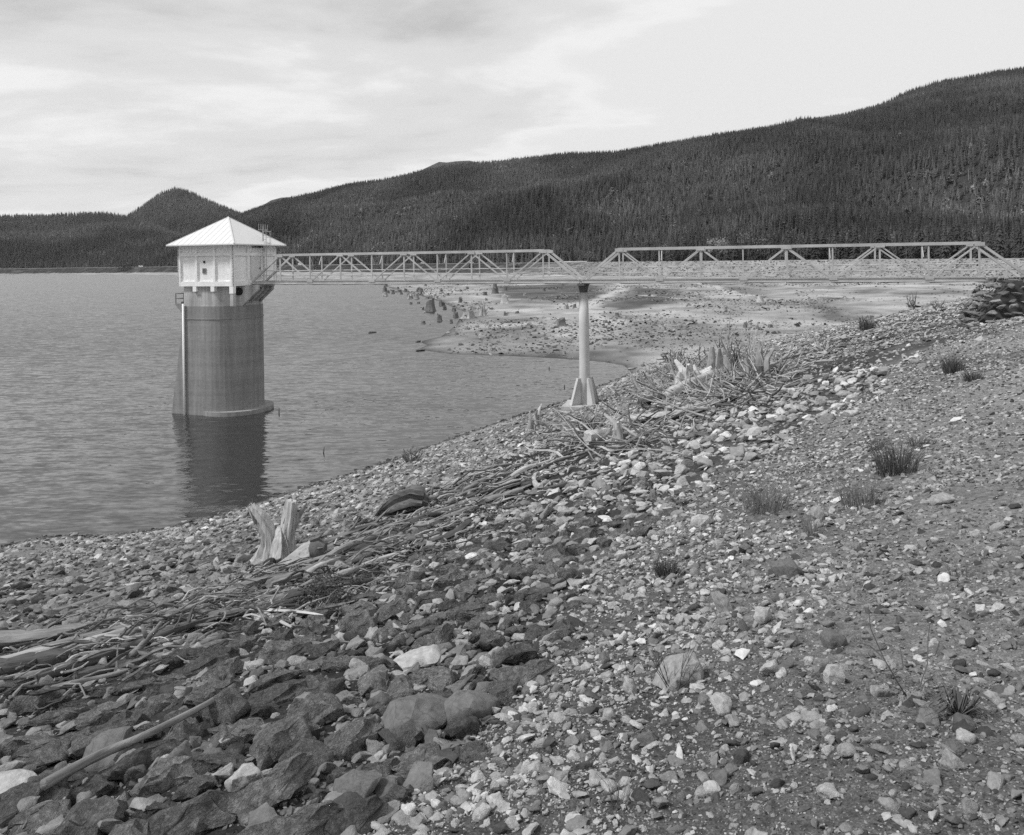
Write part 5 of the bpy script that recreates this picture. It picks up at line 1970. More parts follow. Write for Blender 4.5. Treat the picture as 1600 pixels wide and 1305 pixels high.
def splinter_stump(x, y, w, h, label, m, seed, n=9):
    """a stump rotted through: upright slabs splaying round a dark hollow"""
    b = ground_at(x, y)
    s = b.y / F
    rng = random.Random(seed)
    t = thing('tree_stump', label, 'stump', b)
    R = w / 2 * s; H = h * s
    mb = MB()
    for k in range(n):
        a = 2 * math.pi * (k + 0.5 * rng.random()) / n
        d = Vector((math.cos(a), math.sin(a), 0))
        hh = H * rng.uniform(0.3, 1.12)
        if rng.random() < 0.25:
            continue
        mb.tube([d * R * 0.75 - UP * 0.05, d * R * 0.5 + UP * hh * 0.3, d * R * 0.55 + UP * hh * 0.7, d * R * rng.uniform(0.3, 1.5) + UP * hh], [R * 0.42, R * 0.30, R * 0.22, R * 0.09], 8, 0.7, 0.14, rng)
    finish(mb, 'trunk', m, t)
    mb = MB().tube([(0, 0, -0.05), (0, 0, H * 0.4)], [R * 0.5, R * 0.35], 10)
    finish(mb, 'hollow', M_STUMP_DK, t)
    finish(root_tubes(MB(), rng, 8, R * 1.2, R * 0.2, up=-0.1, base=(0, 0, H * 0.08)), 'roots', m, t)
    return t


rootwad(1072, 606, 78, 74, 'tangled pale root wad with spiky bleached sticks at the near side of the root pile', M_STUMP, 31, 18, 0.8, m2=M_STUMP_MID)
rootwad(1118, 592, 52, 58, 'dark clawed root wad in the middle of the root pile', M_STUMP_MID, 32, 13, 0.95, m2=M_STUMP_DK)
rootwad(1148, 584, 40, 74, 'tallest twisted grey root snag of the root pile', M_STUMP_MID, 33, 12, 1.0, m2=M_STUMP_DK)
rootwad(1180, 586, 48, 68, 'fan of upright grey prongs at the uphill side of the root pile', M_STUMP_MID, 34, 13, 1.0, m2=M_STUMP)
rootwad(1212, 588, 52, 30, 'low pale root wad beyond the upright prongs', M_STUMP, 35, 9, 0.8, m2=M_STUMP_MID)
rootwad(1046, 566, 42, 26, 'dark shaggy root mass on the water side of the root pile', M_STUMP_DK, 36, 12, 0.8)
rootwad(922, 684, 50, 44, 'fan of dark stained roots on an overturned stump just below the pier', M_STUMP_MID, 37, 14, 0.9, m2=M_STUMP_DK)
rootwad(972, 688, 50, 46, 'bleached split stump with pale ribs next to the fan of stained roots', M_STUMP, 38, 10, 0.9)
rootwad(643, 724, 34, 26, 'small dark ball of roots by the water edge', M_STUMP_DK, 39, 20, 0.9, cat='root ball', kind='root_ball', m2=M_STUMP_MID)
rootwad(1290, 552, 44, 26, 'pale fan shaped root plate on the upper dam face', M_STUMP, 40, 10, 0.8)
rootwad(1240, 548, 40, 18, 'flat pale root spread between the root pile and the fan shaped plate', M_STUMP, 41, 9, 0.6)
rootwad(1466, 486, 26, 22, 'dark and pale root clump under the rubble abutment', M_STUMP_DK, 42, 11, 0.9, m2=M_STUMP)
rootwad(1424, 484, 22, 30, 'dark upright root clump on the far bank beyond the bridge', M_STUMP_DK, 43, 10, 0.9)
rootwad(1424, 500, 26, 16, 'spidery bleached root on the bank left of the abutment', M_STUMP, 44, 9, 0.7)
rootwad(1350, 512, 24, 20, 'small dark root clump alone on the bank slope', M_STUMP_DK, 45, 12, 0.9)
rootwad(1210, 505, 20, 18, 'white branching root lying out on the dry flat', M_STUMP, 46, 7, 0.8)
splinter_stump(836, 668, 28, 32, 'pale fluted stump alone on the bank to the left of the pier', M_STUMP, 50)
splinter_stump(755, 494, 16, 22, 'ragged tall stump at the edge of the flat with pale and dark streaks', M_STUMP_MID, 51)
stump_thing(733, 497, 20, 10, 'low leaning stump at the tip of the flat with roots in the water', M_STUMP_MID, 52, 8)
stump_thing(789, 474, 14, 14, 'pale small stump out on the flat', M_STUMP, 53, 7)
stump_thing(774, 459, 11, 9, 'dark stump far out on the flat', M_STUMP_DK, 54)
stump_thing(877, 509, 16, 12, 'dark squat stump on the flat left of the pier', M_STUMP_DK, 55, 8)
stump_thing(1188, 472, 10, 10, 'small stump with a white top on the smooth far flat', M_STUMP, 56, 5, m2=M_STUMP_DK)
stump_thing(672.5, 486.5, 15, 18, 'tallest dark stump standing in the water off the flat', M_STUMP_DK, 57, 7, wl=True)
stump_thing(686.5, 502, 9, 11, 'medium dark stump standing in the water', M_STUMP_DK, 58, 5, wl=True)
stump_thing(712, 496, 8, 8, 'dark stump in the shallows close to the leaning one', M_STUMP_DK, 59, 5, wl=True)
stump_thing(705, 505, 6, 6, 'small blunt stump in the water nearest the flat tip', M_STUMP_DK, 60, 4, wl=True)
stump_thing(709.5, 486, 7, 5, 'low stump at the waterline above the leaning one', M_STUMP_DK, 61, 4, wl=True)
stump_thing(661.5, 506, 7, 4, 'low round stump barely above the water', M_STUMP_DK, 62, 3, wl=True)
stump_thing(691, 478, 11, 8, 'spreading stump at the water edge of the flat', M_STUMP_DK, 63, 6)
WATER_ST = []
for i, (x, y, w, h) in enumerate(((642, 475.5, 6, 3), (654, 474.5, 5, 3), (661, 484, 4, 4), (607, 458, 4, 4), (601, 450, 4, 3), (611, 454.5, 3, 2), (619, 457, 5, 2), (627, 460, 5, 3),
                                  (638, 462.5, 5, 4), (648, 463, 4, 3), (622, 452, 4, 4), (634, 456, 6, 5), (640, 450, 4, 3), (668, 467, 6, 3), (672, 508, 2, 1.5))):
    o = stump_thing(x, y, w, h, 'tiny dark stump poking out of the water far off', M_STUMP_DK, 70 + i, 4, wl=True, group='far stumps in the water')
    WATER_ST.append((o, o.location.x, o.location.y))
single_out(WATER_ST, 'tiny stump in the water', [(672.5, 484.5, 'the tallest stump in the water'), (686.5, 502, 'the medium dark stump in the water'), (755, 494, 'the ragged tall stump')], True)
FLAT_ST = []
for i, (x, y, w, h) in enumerate(((885, 483, 7, 8), (898, 481, 6, 6), (720, 471, 6, 6), (770, 549, 11, 6), (879, 447, 3, 6), (964, 494, 7, 5), (1039, 516, 6, 6), (1165, 512, 7, 9),
                                  (1204, 512, 9, 5), (820, 462, 6, 4), (850, 455, 5, 5), (760, 470, 5, 4), (745, 462, 5, 4), (700, 462, 5, 4), (808, 490, 6, 4), (1100, 470, 6, 4),
                                  (690, 456, 5, 4), (730, 452, 5, 4), (655, 452, 5, 4), (665, 447, 4, 3), (715, 446, 4, 3), (1075, 478, 6, 4), (1020, 470, 5, 4), (905, 512, 5, 3))):
    o = stump_thing(x, y, w, h, 'small weathered stump standing on the exposed lake bed', M_STUMP_DK if i % 3 else M_STUMP_MID, 90 + i, 5, group='small stumps on the flat')
    FLAT_ST.append((o, o.location.x, o.location.y))
single_out(FLAT_ST, 'small stump', [(905, 600, 'the bridge pier'), (755, 494, 'the ragged tall stump'), (789, 474, 'the pale small stump'), (877, 509, 'the squat dark stump'), (1188, 472, 'the white topped stump'),
                                   (774, 459, 'the dark far stump'), (733, 497, 'the low leaning stump'), (1140, 545, 'the slim bare pole')], True)


def snags():
    rng = random.Random(71)
    for i, (x, y, h, dx) in enumerate(((436, 646, 9, 0), (505, 707, 9, 1), (858, 577, 4, 0), (882, 606, 5, 0))):
        b = at_level(x, y); s = b.y / F
        mb = MB().tube([Vector((0, 0, -4 * s)), Vector((dx * s, 0, h * 0.5 * s)), Vector((dx * 1.6 * s, 0, h * s))], [1.1 * s, 1.0 * s, 0.5 * s], 6, 1, 0.1, rng)
        o = mb.build('stick', M_STUMP_DK); o.location = b
        tag(o, ('short dark stick poking out of the water right of the tower foot', 'dark stick poking out of the lake near the shore below the tower reflection',
                'tiny stick in the water left of the pier column', 'dark stub in the water beside the pier base')[i], 'stick')
    for x0, x1, y, lab in ((576, 588, 521, 'dark log floating out on the lake'), (650, 664, 549, 'dark sodden log at the near tip of the flat'), (650, 657, 535, 'dark lump of wood at the far tip of the flat')):
        a = at_level(x0, y); c = at_level(x1, y - 1)
        log_between(a + Vector((0, 0, 0.1)), c + Vector((0, 0, 0.1)), 0.22, 0.16, 'floating_log', lab, 'log', M_STUMP_DK, rng)
    # slim bare pole standing on the flat behind the root pile
    b = ground_at(1140, 560); s = b.y / F
    mb = MB().tube([Vector((0, 0, -0.2)), Vector((-1 * s, 0, 40 * s)), Vector((3 * s, 0, 80 * s))], [1.2 * s, 1.0 * s, 0.5 * s], 6)
    o = mb.build('bare_pole', M_LOG_PALE); o.location = b
    tag(o, 'slim pale bare pole rising behind the root pile', 'pole')
    for i, (x, y, dx, h) in enumerate(((1030, 622, -22, 40), (1008, 618, -24, 38), (1012, 606, -14, 26), (1104, 622, 12, 40), (1060, 610, -14, 56), (1040, 634, 60, 26), (1150, 622, 44, 40), (924, 662, 10, 28))):
        b = ground_at(x, y); s = b.y / F
        mb = MB().tube(wander((0, 0, -2 * s), (dx * s, rng.uniform(-0.3, 0.3), h * s), 6, 0.04, rng), [3 * s, 2.8 * s, 2.4 * s, 2 * s, 1.4 * s, 0.6 * s], 6, 1, 0.06, rng)
        o = mb.build('leaning_branch', M_LOG_PALE); o.location = b
        tag(o, 'bleached branch leaning out of the root pile' if i < 7 else 'bleached stick leaning against the pier footing', 'branch', 'branches leaning out of the root pile' if i < 7 else None)


snags()


def pile_sticks():
    """the bleached sticks and splinters lying every way in and around the root pile"""
    rng = random.Random(83)
    for nm, m, cnt, lab in (('sticks', M_LOG_PALE, 420, 'bleached sticks and splinters lying every way in the root pile'), ('sticks', M_LOG, 280, 'grey sticks and splinters jammed into the root pile'),
                            ('sticks', M_LOG_DK, 200, 'dark broken roots coloured to stand for shaded gaps in the root pile')):  # the dark set puts shade between the roots into the wood colour
        px = []; 
        for _ in range(cnt):
            a = rng.uniform(0, 6.283); q = rng.random() ** 0.6
            px.append((1112 + 128 * q * math.cos(a), 604 + 44 * q * math.sin(a) - 0.10 * 128 * q * math.cos(a)))
        for _ in range(cnt // 4):
            px.append((rng.gauss(950, 60), rng.gauss(682, 16) - 0.0))
        gx, gy = ground_hits([p[0] for p in px], [p[1] for p in px])
        z = land(gx, gy)
        mb = MB()
        for x, y, zz in zip(gx, gy, z):
            L = rng.uniform(0.35, 2.0); el = max(0.0, rng.gauss(0.15, 0.35)); a = rng.uniform(0, 6.283)
            d = Vector((math.cos(a) * math.cos(el), math.sin(a) * math.cos(el), math.sin(el)))
            p = Vector((x, y, zz + rng.uniform(0.0, 0.35)))
            r = rng.uniform(0.012, 0.052)
            mb.tube(wander(p, p + d * L, 6, 0.07, rng), [r, r * 0.95, r * 0.85, r * 0.7, r * 0.5, r * 0.2], 5, 1, 0.12, rng)
        o = mb.build(nm, m)
        tag(o, lab, 'sticks', kind='stuff')


pile_sticks()
for i, (x, y, w, h, dk) in enumerate(((1095, 618, 60, 40, 0), (1135, 606, 56, 44, 1), (1062, 588, 44, 50, 1), (1166, 600, 50, 36, 0), (1195, 592, 40, 52, 0), (1030, 612, 46, 26, 0))):
    rootwad(x, y, w, h, ('low bleached root wad at the front of the root pile', 'grey root wad half buried in the middle of the root pile', 'dark upright root wad at the back left of the root pile',
                         'pale spreading roots below the upright prongs', 'pale twisted root snag at the uphill end of the root pile', 'low pale root clump at the pier side of the root pile')[i],
            M_STUMP_MID if dk else M_STUMP, 150 + i, 12, 0.9, m2=M_STUMP_DK if dk else M_STUMP_MID)  # darker wads paint the shaded gaps at the back of the pile

splinter_stump(1120, 600, 66, 58, 'chunky split grey stump in the heart of the root pile', M_STUMP_MID, 171, 11)
splinter_stump(1184, 596, 54, 62, 'tall slabbed grey stump among the upright prongs', M_STUMP_MID, 172, 9)
splinter_stump(1078, 612, 62, 44, 'chunky bleached stump at the lower front of the root pile', M_STUMP, 173, 10)
splinter_stump(974, 694, 44, 44, 'pale slabbed stump leaning beside the bleached split stump', M_STUMP, 174, 8)
px_log(1040, 634, 1130, 600, 16, 9, 'thick pale log thrust into the front of the root pile', M_LOG_PALE, 181, up1=14)
px_log(1100, 626, 1230, 578, 13, 8, 'thick grey log lying across the uphill side of the root pile', M_LOG, 182, up1=6)
px_log(1000, 640, 1076, 612, 12, 8, 'dark log running under the pier side of the root pile', M_LOG_DK, 183)
TIP = []
_r = random.Random(191)
for i in range(26):
    x = _r.uniform(655, 800); y = 448 + _r.random() ** 1.3 * 50
    if i < 12:
        x, y = _r.uniform(600, 660), _r.uniform(446, 468)
    o = stump_thing(x, y, _r.uniform(4, 9), _r.uniform(3, 8), 'dark rotten stump on the left side of the exposed flat', M_STUMP_DK if _r.random() < 0.75 else M_STUMP_MID, 300 + i, 4, wl=i < 12, group='rotten stumps at the left of the flat')
    TIP.append((o, o.location.x, o.location.y))
single_out(TIP, 'rotten stump', [(672.5, 486.5, 'the tallest stump in the water'), (789, 474, 'the pale small stump'), (774, 459, 'the dark far stump'), (755, 494, 'the ragged tall stump'), (630, 457, 'the far stump cluster in the water')], True)
# ------------------------------------------------------------------ plants on the dam
def leaf_material(name, tone):
    return material(name, tone=tone, var=0.35, scale=6.0, rough=0.8, obj_rand=0.1, spec=0.2)


M_BUSH = leaf_material('dark_leaves', 0.055)
M_GRASS = leaf_material('grass_blades', 0.17)
M_GRASS_DK = leaf_material('dark_grass_blades', 0.10)
M_STALK = leaf_material('dry_stalks', 0.12)


def blades(mb, rng, n, R, H, w, lean=0.35, bend=0.25, flat=0.6):
    for _ in range(n):
        a = rng.uniform(0, 6.28); rr = R * rng.random() ** 0.5
        b = Vector((math.cos(a) * rr, math.sin(a) * rr * flat, -0.02))
        h = H * rng.uniform(0.45, 1.05) * (1 - 0.35 * rr / R)
        la = a + rng.gauss(0, 0.7)
        l = lean * rng.random() + 0.08
        d = Vector((math.cos(la), math.sin(la), 0))
        s = Vector((-d.y, d.x, 0)) * w * rng.uniform(0.6, 1.2)
        s.rotate(Matrix.Rotation(rng.uniform(0, 3.1), 3, 'Z'))
        m1 = b + d * (h * l * 0.4) + UP * h * 0.55
        tp = b + d * (h * (l + bend * rng.random())) + UP * h
        mb.add([b - s, b + s, m1 + s * 0.8, tp, m1 - s * 0.8], [(0, 1, 2, 4), (4, 2, 3)])
    return mb


def leaves(mb, rng, n, rx, ry, rz, size, lift=0.0):
    for _ in range(n):
        while True:
            p = Vector((rng.uniform(-1, 1), rng.uniform(-1, 1), rng.uniform(-0.2, 1)))
            if p.length < 1: break
        p = Vector((p.x * rx, p.y * ry, p.z * rz + lift))
        u = Vector((rng.gauss(0, 1), rng.gauss(0, 1), rng.gauss(0, 0.7))).normalized()
        v = u.cross(Vector((rng.gauss(0, 1), rng.gauss(0, 1), rng.gauss(0, 1)))).normalized()
        s = size * rng.uniform(0.6, 1.3)
        mb.add([p - u * s, p + v * s * 0.45, p + u * s, p - v * s * 0.45], [(0, 1, 2, 3)])
    return mb


def plant_base(x, y):
    b = ground_at(x, y)
    return b, b.y / F


def grass_tuft(x, y, w, h, label, n, m, seed, width=0.6, cat='grass tuft', flowers=0, name='grass_tuft'):
    rng = random.Random(seed)
    b, s = plant_base(x, y)
    t = thing(name, label, cat, b)
    finish(blades(MB(), rng, int(n * 0.6), w / 2 * s * 0.8, h * s * 1.25, width * 0.75 * s, lean=0.5, flat=0.9), 'blades', m, t)
    if flowers:
        finish(leaves(MB(), rng, flowers, w / 2 * s, w / 2 * s * 0.7, h * s * 0.95, 1.3 * s, 0.15 * h * s), 'flower_heads', M_STALK, t)
    return t


def shrub(x, y, w, h, label, n, m, seed, stems=9, leaf=2.2, cat='bush'):
    rng = random.Random(seed)
    b, s = plant_base(x, y)
    t = thing('bush', label, cat, b)
    mb = MB()
    for k in range(stems):
        a = rng.uniform(0, 6.28)
        e = Vector((math.cos(a) * w / 2 * s * rng.uniform(0.3, 0.95), math.sin(a) * w / 2 * s * rng.uniform(0.2, 0.7), h * s * rng.uniform(0.5, 1.0)))
        mb.tube(wander((0, 0, -0.03), e, 5, 0.08, rng), [0.9 * s, 0.8 * s, 0.7 * s, 0.5 * s, 0.2 * s], 5, 1, 0, rng)
    finish(mb, 'stems', M_STALK, t)
    finish(leaves(MB(), rng, n, w / 2 * s, w / 2 * s * 0.7, h * s, leaf * s), 'foliage', m, t)
    return t


shrub(508, 942, 104, 58, 'low dark leafy bush spread over the driftwood tangle', 1500, M_BUSH, 1, 14, 2.3)
shrub(560, 912, 56, 26, 'small dark leafy bush at the uphill end of the larger spread bush', 450, M_BUSH, 2, 8, 2.0)
grass_tuft(1042, 900, 44, 38, 'compact dark tuft on the pebbles in the middle of the shoulder', 420, M_GRASS_DK, 3, 0.8)
grass_tuft(1400, 744, 70, 66, 'tall dark grass tuft, tallest on the upper shoulder', 650, M_GRASS_DK, 4, 0.6)
grass_tuft(1350, 786, 84, 54, 'wide wispy grass tuft below the tallest dark tuft', 480, M_GRASS, 5, 0.5)
grass_tuft(1196, 798, 84, 58, 'bushy pale flowering weed clump on the shoulder', 520, M_GRASS, 6, 0.6, flowers=260, cat='weed clump', name='weed_clump')
grass_tuft(1270, 838, 40, 50, 'thin grass growing round the upright grey stone', 130, M_GRASS, 7, 0.5)
grass_tuft(1520, 598, 34, 22, 'dark spiky tuft nearest the crest at the upper right', 300, M_GRASS_DK, 8, 0.7)
grass_tuft(1490, 586, 36, 34, 'dark bushy tuft just left of the spiky one near the crest', 320, M_GRASS_DK, 9, 0.7)
grass_tuft(1372, 706, 26, 26, 'short sparse tuft uphill of the tallest dark tuft', 110, M_GRASS_DK, 14, 0.6)
grass_tuft(1440, 700, 40, 22, 'low dark grass patch behind the tallest tuft', 160, M_GRASS_DK, 15, 0.6)
grass_tuft(1355, 516, 26, 24, 'dark grassy clump on the bank beyond the bridge', 200, M_GRASS_DK, 16, 0.8)
grass_tuft(1500, 905, 40, 36, 'sparse dry grass at the upper right edge of the shoulder', 80, M_STALK, 17, 0.5)
grass_tuft(965, 1245, 50, 60, 'dry stalks near the bottom middle of the gravel', 60, M_STALK, 18, 0.7)
grass_tuft(712, 852, 30, 20, 'tiny grass tuft in the driftwood beside the slivered log', 80, M_GRASS_DK, 19, 0.5)
grass_tuft(1140, 1000, 30, 90, 'thin dry stems in front of the triangular boulder', 14, M_STALK, 20, 0.6)


_sr = random.Random(404)
for i, (x, y) in enumerate(((1120, 800), (1230, 745), (1310, 720), (1450, 760), (1340, 850), (1180, 860), (1400, 860), (1470, 830), (1290, 900), (1100, 890), (1380, 940), (1420, 640), (1350, 610),
                            (1470, 640), (1250, 700), (1060, 960), (1340, 1010), (1530, 700), (1520, 820), (1200, 930))):
    grass_tuft(x, y, _sr.uniform(14, 34), _sr.uniform(10, 24), 'small sparse sprig of grass on the gravel shoulder', _sr.randint(14, 46), _sr.choice((M_GRASS, M_GRASS_DK, M_STALK)), 500 + i, 0.5, cat='grass sprig', name='grass_sprig')['group'] = 'sprigs on the gravel shoulder'


def stalk_plants():
    # dry stalks before the smooth boulder
    rng = random.Random(23)
    b, s = plant_base(1052, 1076)
    t = thing('dry_weed', 'dry branching weed stalks standing before the smooth rounded boulder', 'weed', b)
    mb = MB()
    for k in range(16):
        e = Vector((rng.uniform(-44, 50) * s, rng.uniform(-0.08, 0.05), rng.uniform(36, 82) * s))
        pts = wander((rng.uniform(-4, 4) * s, rng.uniform(-0.02, 0.02), -0.02), e, 6, 0.05, rng)
        mb.tube(pts, [0.75 * s, 0.7 * s, 0.6 * s, 0.5 * s, 0.4 * s, 0.2 * s], 4, 1, 0, rng)
        q = pts[3]
        mb.tube([q, q + (e - q) * 0.5 + Vector((rng.uniform(-10, 10) * s, 0, rng.uniform(2, 14) * s))], [0.4 * s, 0.2 * s], 4)
    finish(mb, 'stalks', M_GRASS_DK, t)
    # bare stemmed shrub at the lower right
    b, s = plant_base(1422, 1100)
    t = thing('bush', 'sparse bare stemmed shrub with long bent twigs at the lower right', 'bush', b)
    mb = MB()
    for pts in ([(0, -3), (-20, 26), (-44, 68), (-60, 110), (-66, 150)], [(0, -3), (12, 24), (24, 58), (30, 92), (28, 120)], [(0, -3), (-10, 12), (-28, 22), (-40, 26)],
                [(0, -3), (10, 10), (26, 22), (36, 40)], [(-26, 36), (-14, 54), (-12, 76)], [(24, 58), (38, 70), (44, 92)], [(-44, 68), (-58, 80), (-76, 86)]):
        mb.tube([Vector((p[0] * s, rng.uniform(-0.03, 0.03), p[1] * s)) for p in pts], [1.3 * s, 1.1 * s, 0.9 * s, 0.7 * s, 0.5 * s][:len(pts)], 5)
    finish(mb, 'stems', M_STALK, t)
    finish(leaves(MB(), rng, 420, 56 * s, 40 * s, 46 * s, 1.8 * s), 'foliage', M_BUSH, t)
    # drooping long leaved weed
    b, s = plant_base(1500, 1136)
    t = thing('leafy_weed', 'drooping long leaved weed at the lower right edge of the bank', 'weed', b)
    mb = MB()
    for k in range(60):
        a = rng.uniform(-0.7, 3.6)
        L = rng.uniform(30, 70) * s
        d = Vector((math.cos(a), math.sin(a) * 0.6, 0)); sd_ = Vector((-d.y, d.x, 0)).normalized() * 1.8 * s
        h = rng.uniform(8, 44) * s
        p0 = Vector((rng.uniform(-8, 8) * s, 0, 0)); p1 = p0 + d * L * 0.45 + UP * h; p2 = p0 + d * L + UP * (h * 0.35 - 3 * s)
        mb.add([p0 - sd_ * 0.4, p0 + sd_ * 0.4, p1 + sd_, p1 - sd_, p2], [(0, 1, 2, 3), (3, 2, 4)])
    finish(mb, 'leaves', M_GRASS_DK, t)


stalk_plants()


# ------------------------------------------------------------------ rubble abutment at the shore end of the bridge
M_ABUT = material('abutment_rock', tone=0.20, var=0.45, scale=5.0, detail=8.0, rough=0.93, obj_rand=0.45, spec=0.18, bump=0.7, bump_scale=20.0, bump_dist=0.04)


def build_abutment():
    rng = random.Random(33)
    c = node(19.6, -1.2)
    gz = land1(c.x, c.y)
    root = thing('rubble_abutment', 'dark dry laid rubble stone abutment carrying the shore end of the footbridge', 'abutment', (c.x, c.y, gz))
    core = MB()
    tp = 9.35

    def corner(a, b, z):
        p = node(19.35 + a, -1.45 + b)
        return (p.x, p.y, z)
    z0 = gz - 1.2
    core.add([corner(-0.95, -1.25, z0), corner(2.8, -1.25, z0), corner(2.8, 1.0, z0), corner(-0.95, 1.0, z0),
              corner(0.06, -0.5, tp - 0.15), corner(2.6, -0.5, tp - 0.15), corner(2.6, 0.95, tp - 0.15), corner(0.06, 0.95, tp - 0.15)],
             [(3, 2, 1, 0), (4, 5, 6, 7), (0, 1, 5, 4), (1, 2, 6, 5), (2, 3, 7, 6), (3, 0, 4, 7)])
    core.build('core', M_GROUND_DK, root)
    shapes = [rock_mesh('stone', rng, M_ABUT, n=12, dims=(1, 0.7, 0.55), cuts=1, rough=0.05, roundness=0.2, angle=40) for _ in range(6)]

    def put(a, b, z, r, pale=False):
        p = node(19.35 + a, -1.45 + b)
        o = mesh_ob('stone', shapes[rng.randrange(6)])
        o.parent = root
        o.location = Vector((p.x, p.y, z)) - root.location
        o.scale = (r * rng.uniform(1.0, 1.5), r, r * rng.uniform(0.8, 1.1))
        o.rotation_euler = (rng.gauss(0, 0.2), rng.gauss(0, 0.2), math.atan2(E1.y, E1.x) + rng.gauss(0, 0.4))
    z = z0 + 0.3
    while z < tp + 0.1:
        f = (z - z0) / (tp - z0)
        r = rng.uniform(0.17, 0.26)
        b_ = -1.5 + 0.75 * f
        a0 = -1.1 + 1.0 * f + rng.uniform(-0.12, 0.12)
        a = a0
        while a < 2.4:
            rr = rng.uniform(0.20, 0.36)
            put(a, b_ - 0.05, z + rng.uniform(-0.06, 0.06), rr)
            a += rr * 1.7 / STEP * 1.15
        b = b_
        while b < 1.1:
            rr = rng.uniform(0.20, 0.36)
            put(a0 - 0.03, b, z + rng.uniform(-0.06, 0.06), rr)
            b += rr * 1.6
        z += r * 1.6
    for _ in range(34):      # rubble tipped over the top and round the foot
        a = rng.uniform(-0.5, 2.2); b = rng.uniform(-1.0, 0.2)
        put(a, b - 0.2, tp + rng.uniform(-0.1, 0.30) * (1 if a > 0.35 else 0.0), rng.uniform(0.13, 0.25))
    for _ in range(26):
        a = rng.uniform(-1.1, 2.2); b = rng.uniform(-2.6, -1.4) if rng.random() < 0.7 else rng.uniform(-1.5, 1.2)
        p = node(19.35 + a, -1.45 + b)
        put(a, b, land1(p.x, p.y) + 0.08, rng.uniform(0.14, 0.30))


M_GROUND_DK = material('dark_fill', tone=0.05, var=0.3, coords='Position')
build_abutment()
grass_tuft(1522, 500, 30, 24, 'dark scrub growing at the foot of the rubble abutment', 220, M_GRASS_DK, 41, 0.7)
shrub(1540, 470, 40, 30, 'dark scrubby bush against the rubble abutment', 420, M_BUSH, 42, 8, 1.8)


# ------------------------------------------------------------------ trees along the far side of the dam, and small far things
def behind_dam(x, off):
    """a spot on the line of sight through photo column x, this many metres behind the toe line of the far dam"""
    u = (x - 800) / F
    Y = np.arange(150, 1500, 4.0)
    d, s = poly_dist(u * Y, Y, TOE, False)
    sd = d * s
    k = np.nonzero((sd > off) & (Y > 170))[0]
    i = k[0]
    return Vector((u * Y[i], Y[i], max(4.0, land1(u * Y[i], Y[i]))))


def make_conifer(seed, r, layers, per, h=16.0):
    rng = random.Random(seed)
    t = thing('pine_tree', 'x', 'tree')
    MB().tube([(0, 0, -1.0), (0, 0, h * 0.5), (0, 0, h * 0.96)], [0.26, 0.16, 0.03], 6).build('trunk', M_TRUNK, t, local=True)
    mb = conifer_mesh(MB(), h, r * h, layers, per, rng, start=0.06)
    mb.build('crown', M_CROWN, t, local=True)
    return t


def make_broadleaf(seed, n=420, h=11.0, rr=0.36, m=None):
    rng = random.Random(seed)
    t = thing('broadleaf_tree', 'x', 'tree')
    MB().tube([(0, 0, -1.0), (0.1, 0, h * 0.3), (0, 0.1, h * 0.7)], [0.25, 0.18, 0.06], 6).build('trunk', M_TRUNK, t, local=True)
    mb = MB()
    for _ in range(16):
        a = rng.uniform(0, 6.28); el = rng.uniform(0.05, 1.2)
        q = Vector((math.cos(a) * math.cos(el) * h * rr, math.sin(a) * math.cos(el) * h * rr, h * 0.45 + math.sin(el) * h * 0.42)) * 1.0
        k = h * rng.uniform(0.10, 0.19)
        for _ in range(n // 16):
            p = q + Vector((rng.gauss(0, 0.5), rng.gauss(0, 0.5), rng.gauss(0, 0.42))) * k
            u = Vector((rng.gauss(0, 1), rng.gauss(0, 1), rng.gauss(0, 1))).normalized()
            v = u.cross(Vector((rng.gauss(0, 1), rng.gauss(0, 1), rng.gauss(0, 1)))).normalized()
            s = h * 0.028 * rng.uniform(0.6, 1.4)
            mb.add([p - u * s, p + v * s * 0.6, p + u * s, p - v * s * 0.6], [(0, 1, 2, 3)])
    mb.build('crown', m or M_CROWN_PALE, t, local=True)
    return t


M_TRUNK = material('bark', tone=0.08, var=0.3)
M_CROWN = material('conifer_crown', tone=0.055, var=0.35, scale=0.8, rough=0.9, obj_rand=0.35, spec=0.1)
M_CROWN_MID = material('scrub_crown', tone=0.115, var=0.3, scale=0.8, rough=0.9, obj_rand=0.35, spec=0.1)
M_CROWN_PALE = material('broadleaf_crown', tone=0.26, var=0.25, scale=0.8, rough=0.9, obj_rand=0.15, spec=0.1)


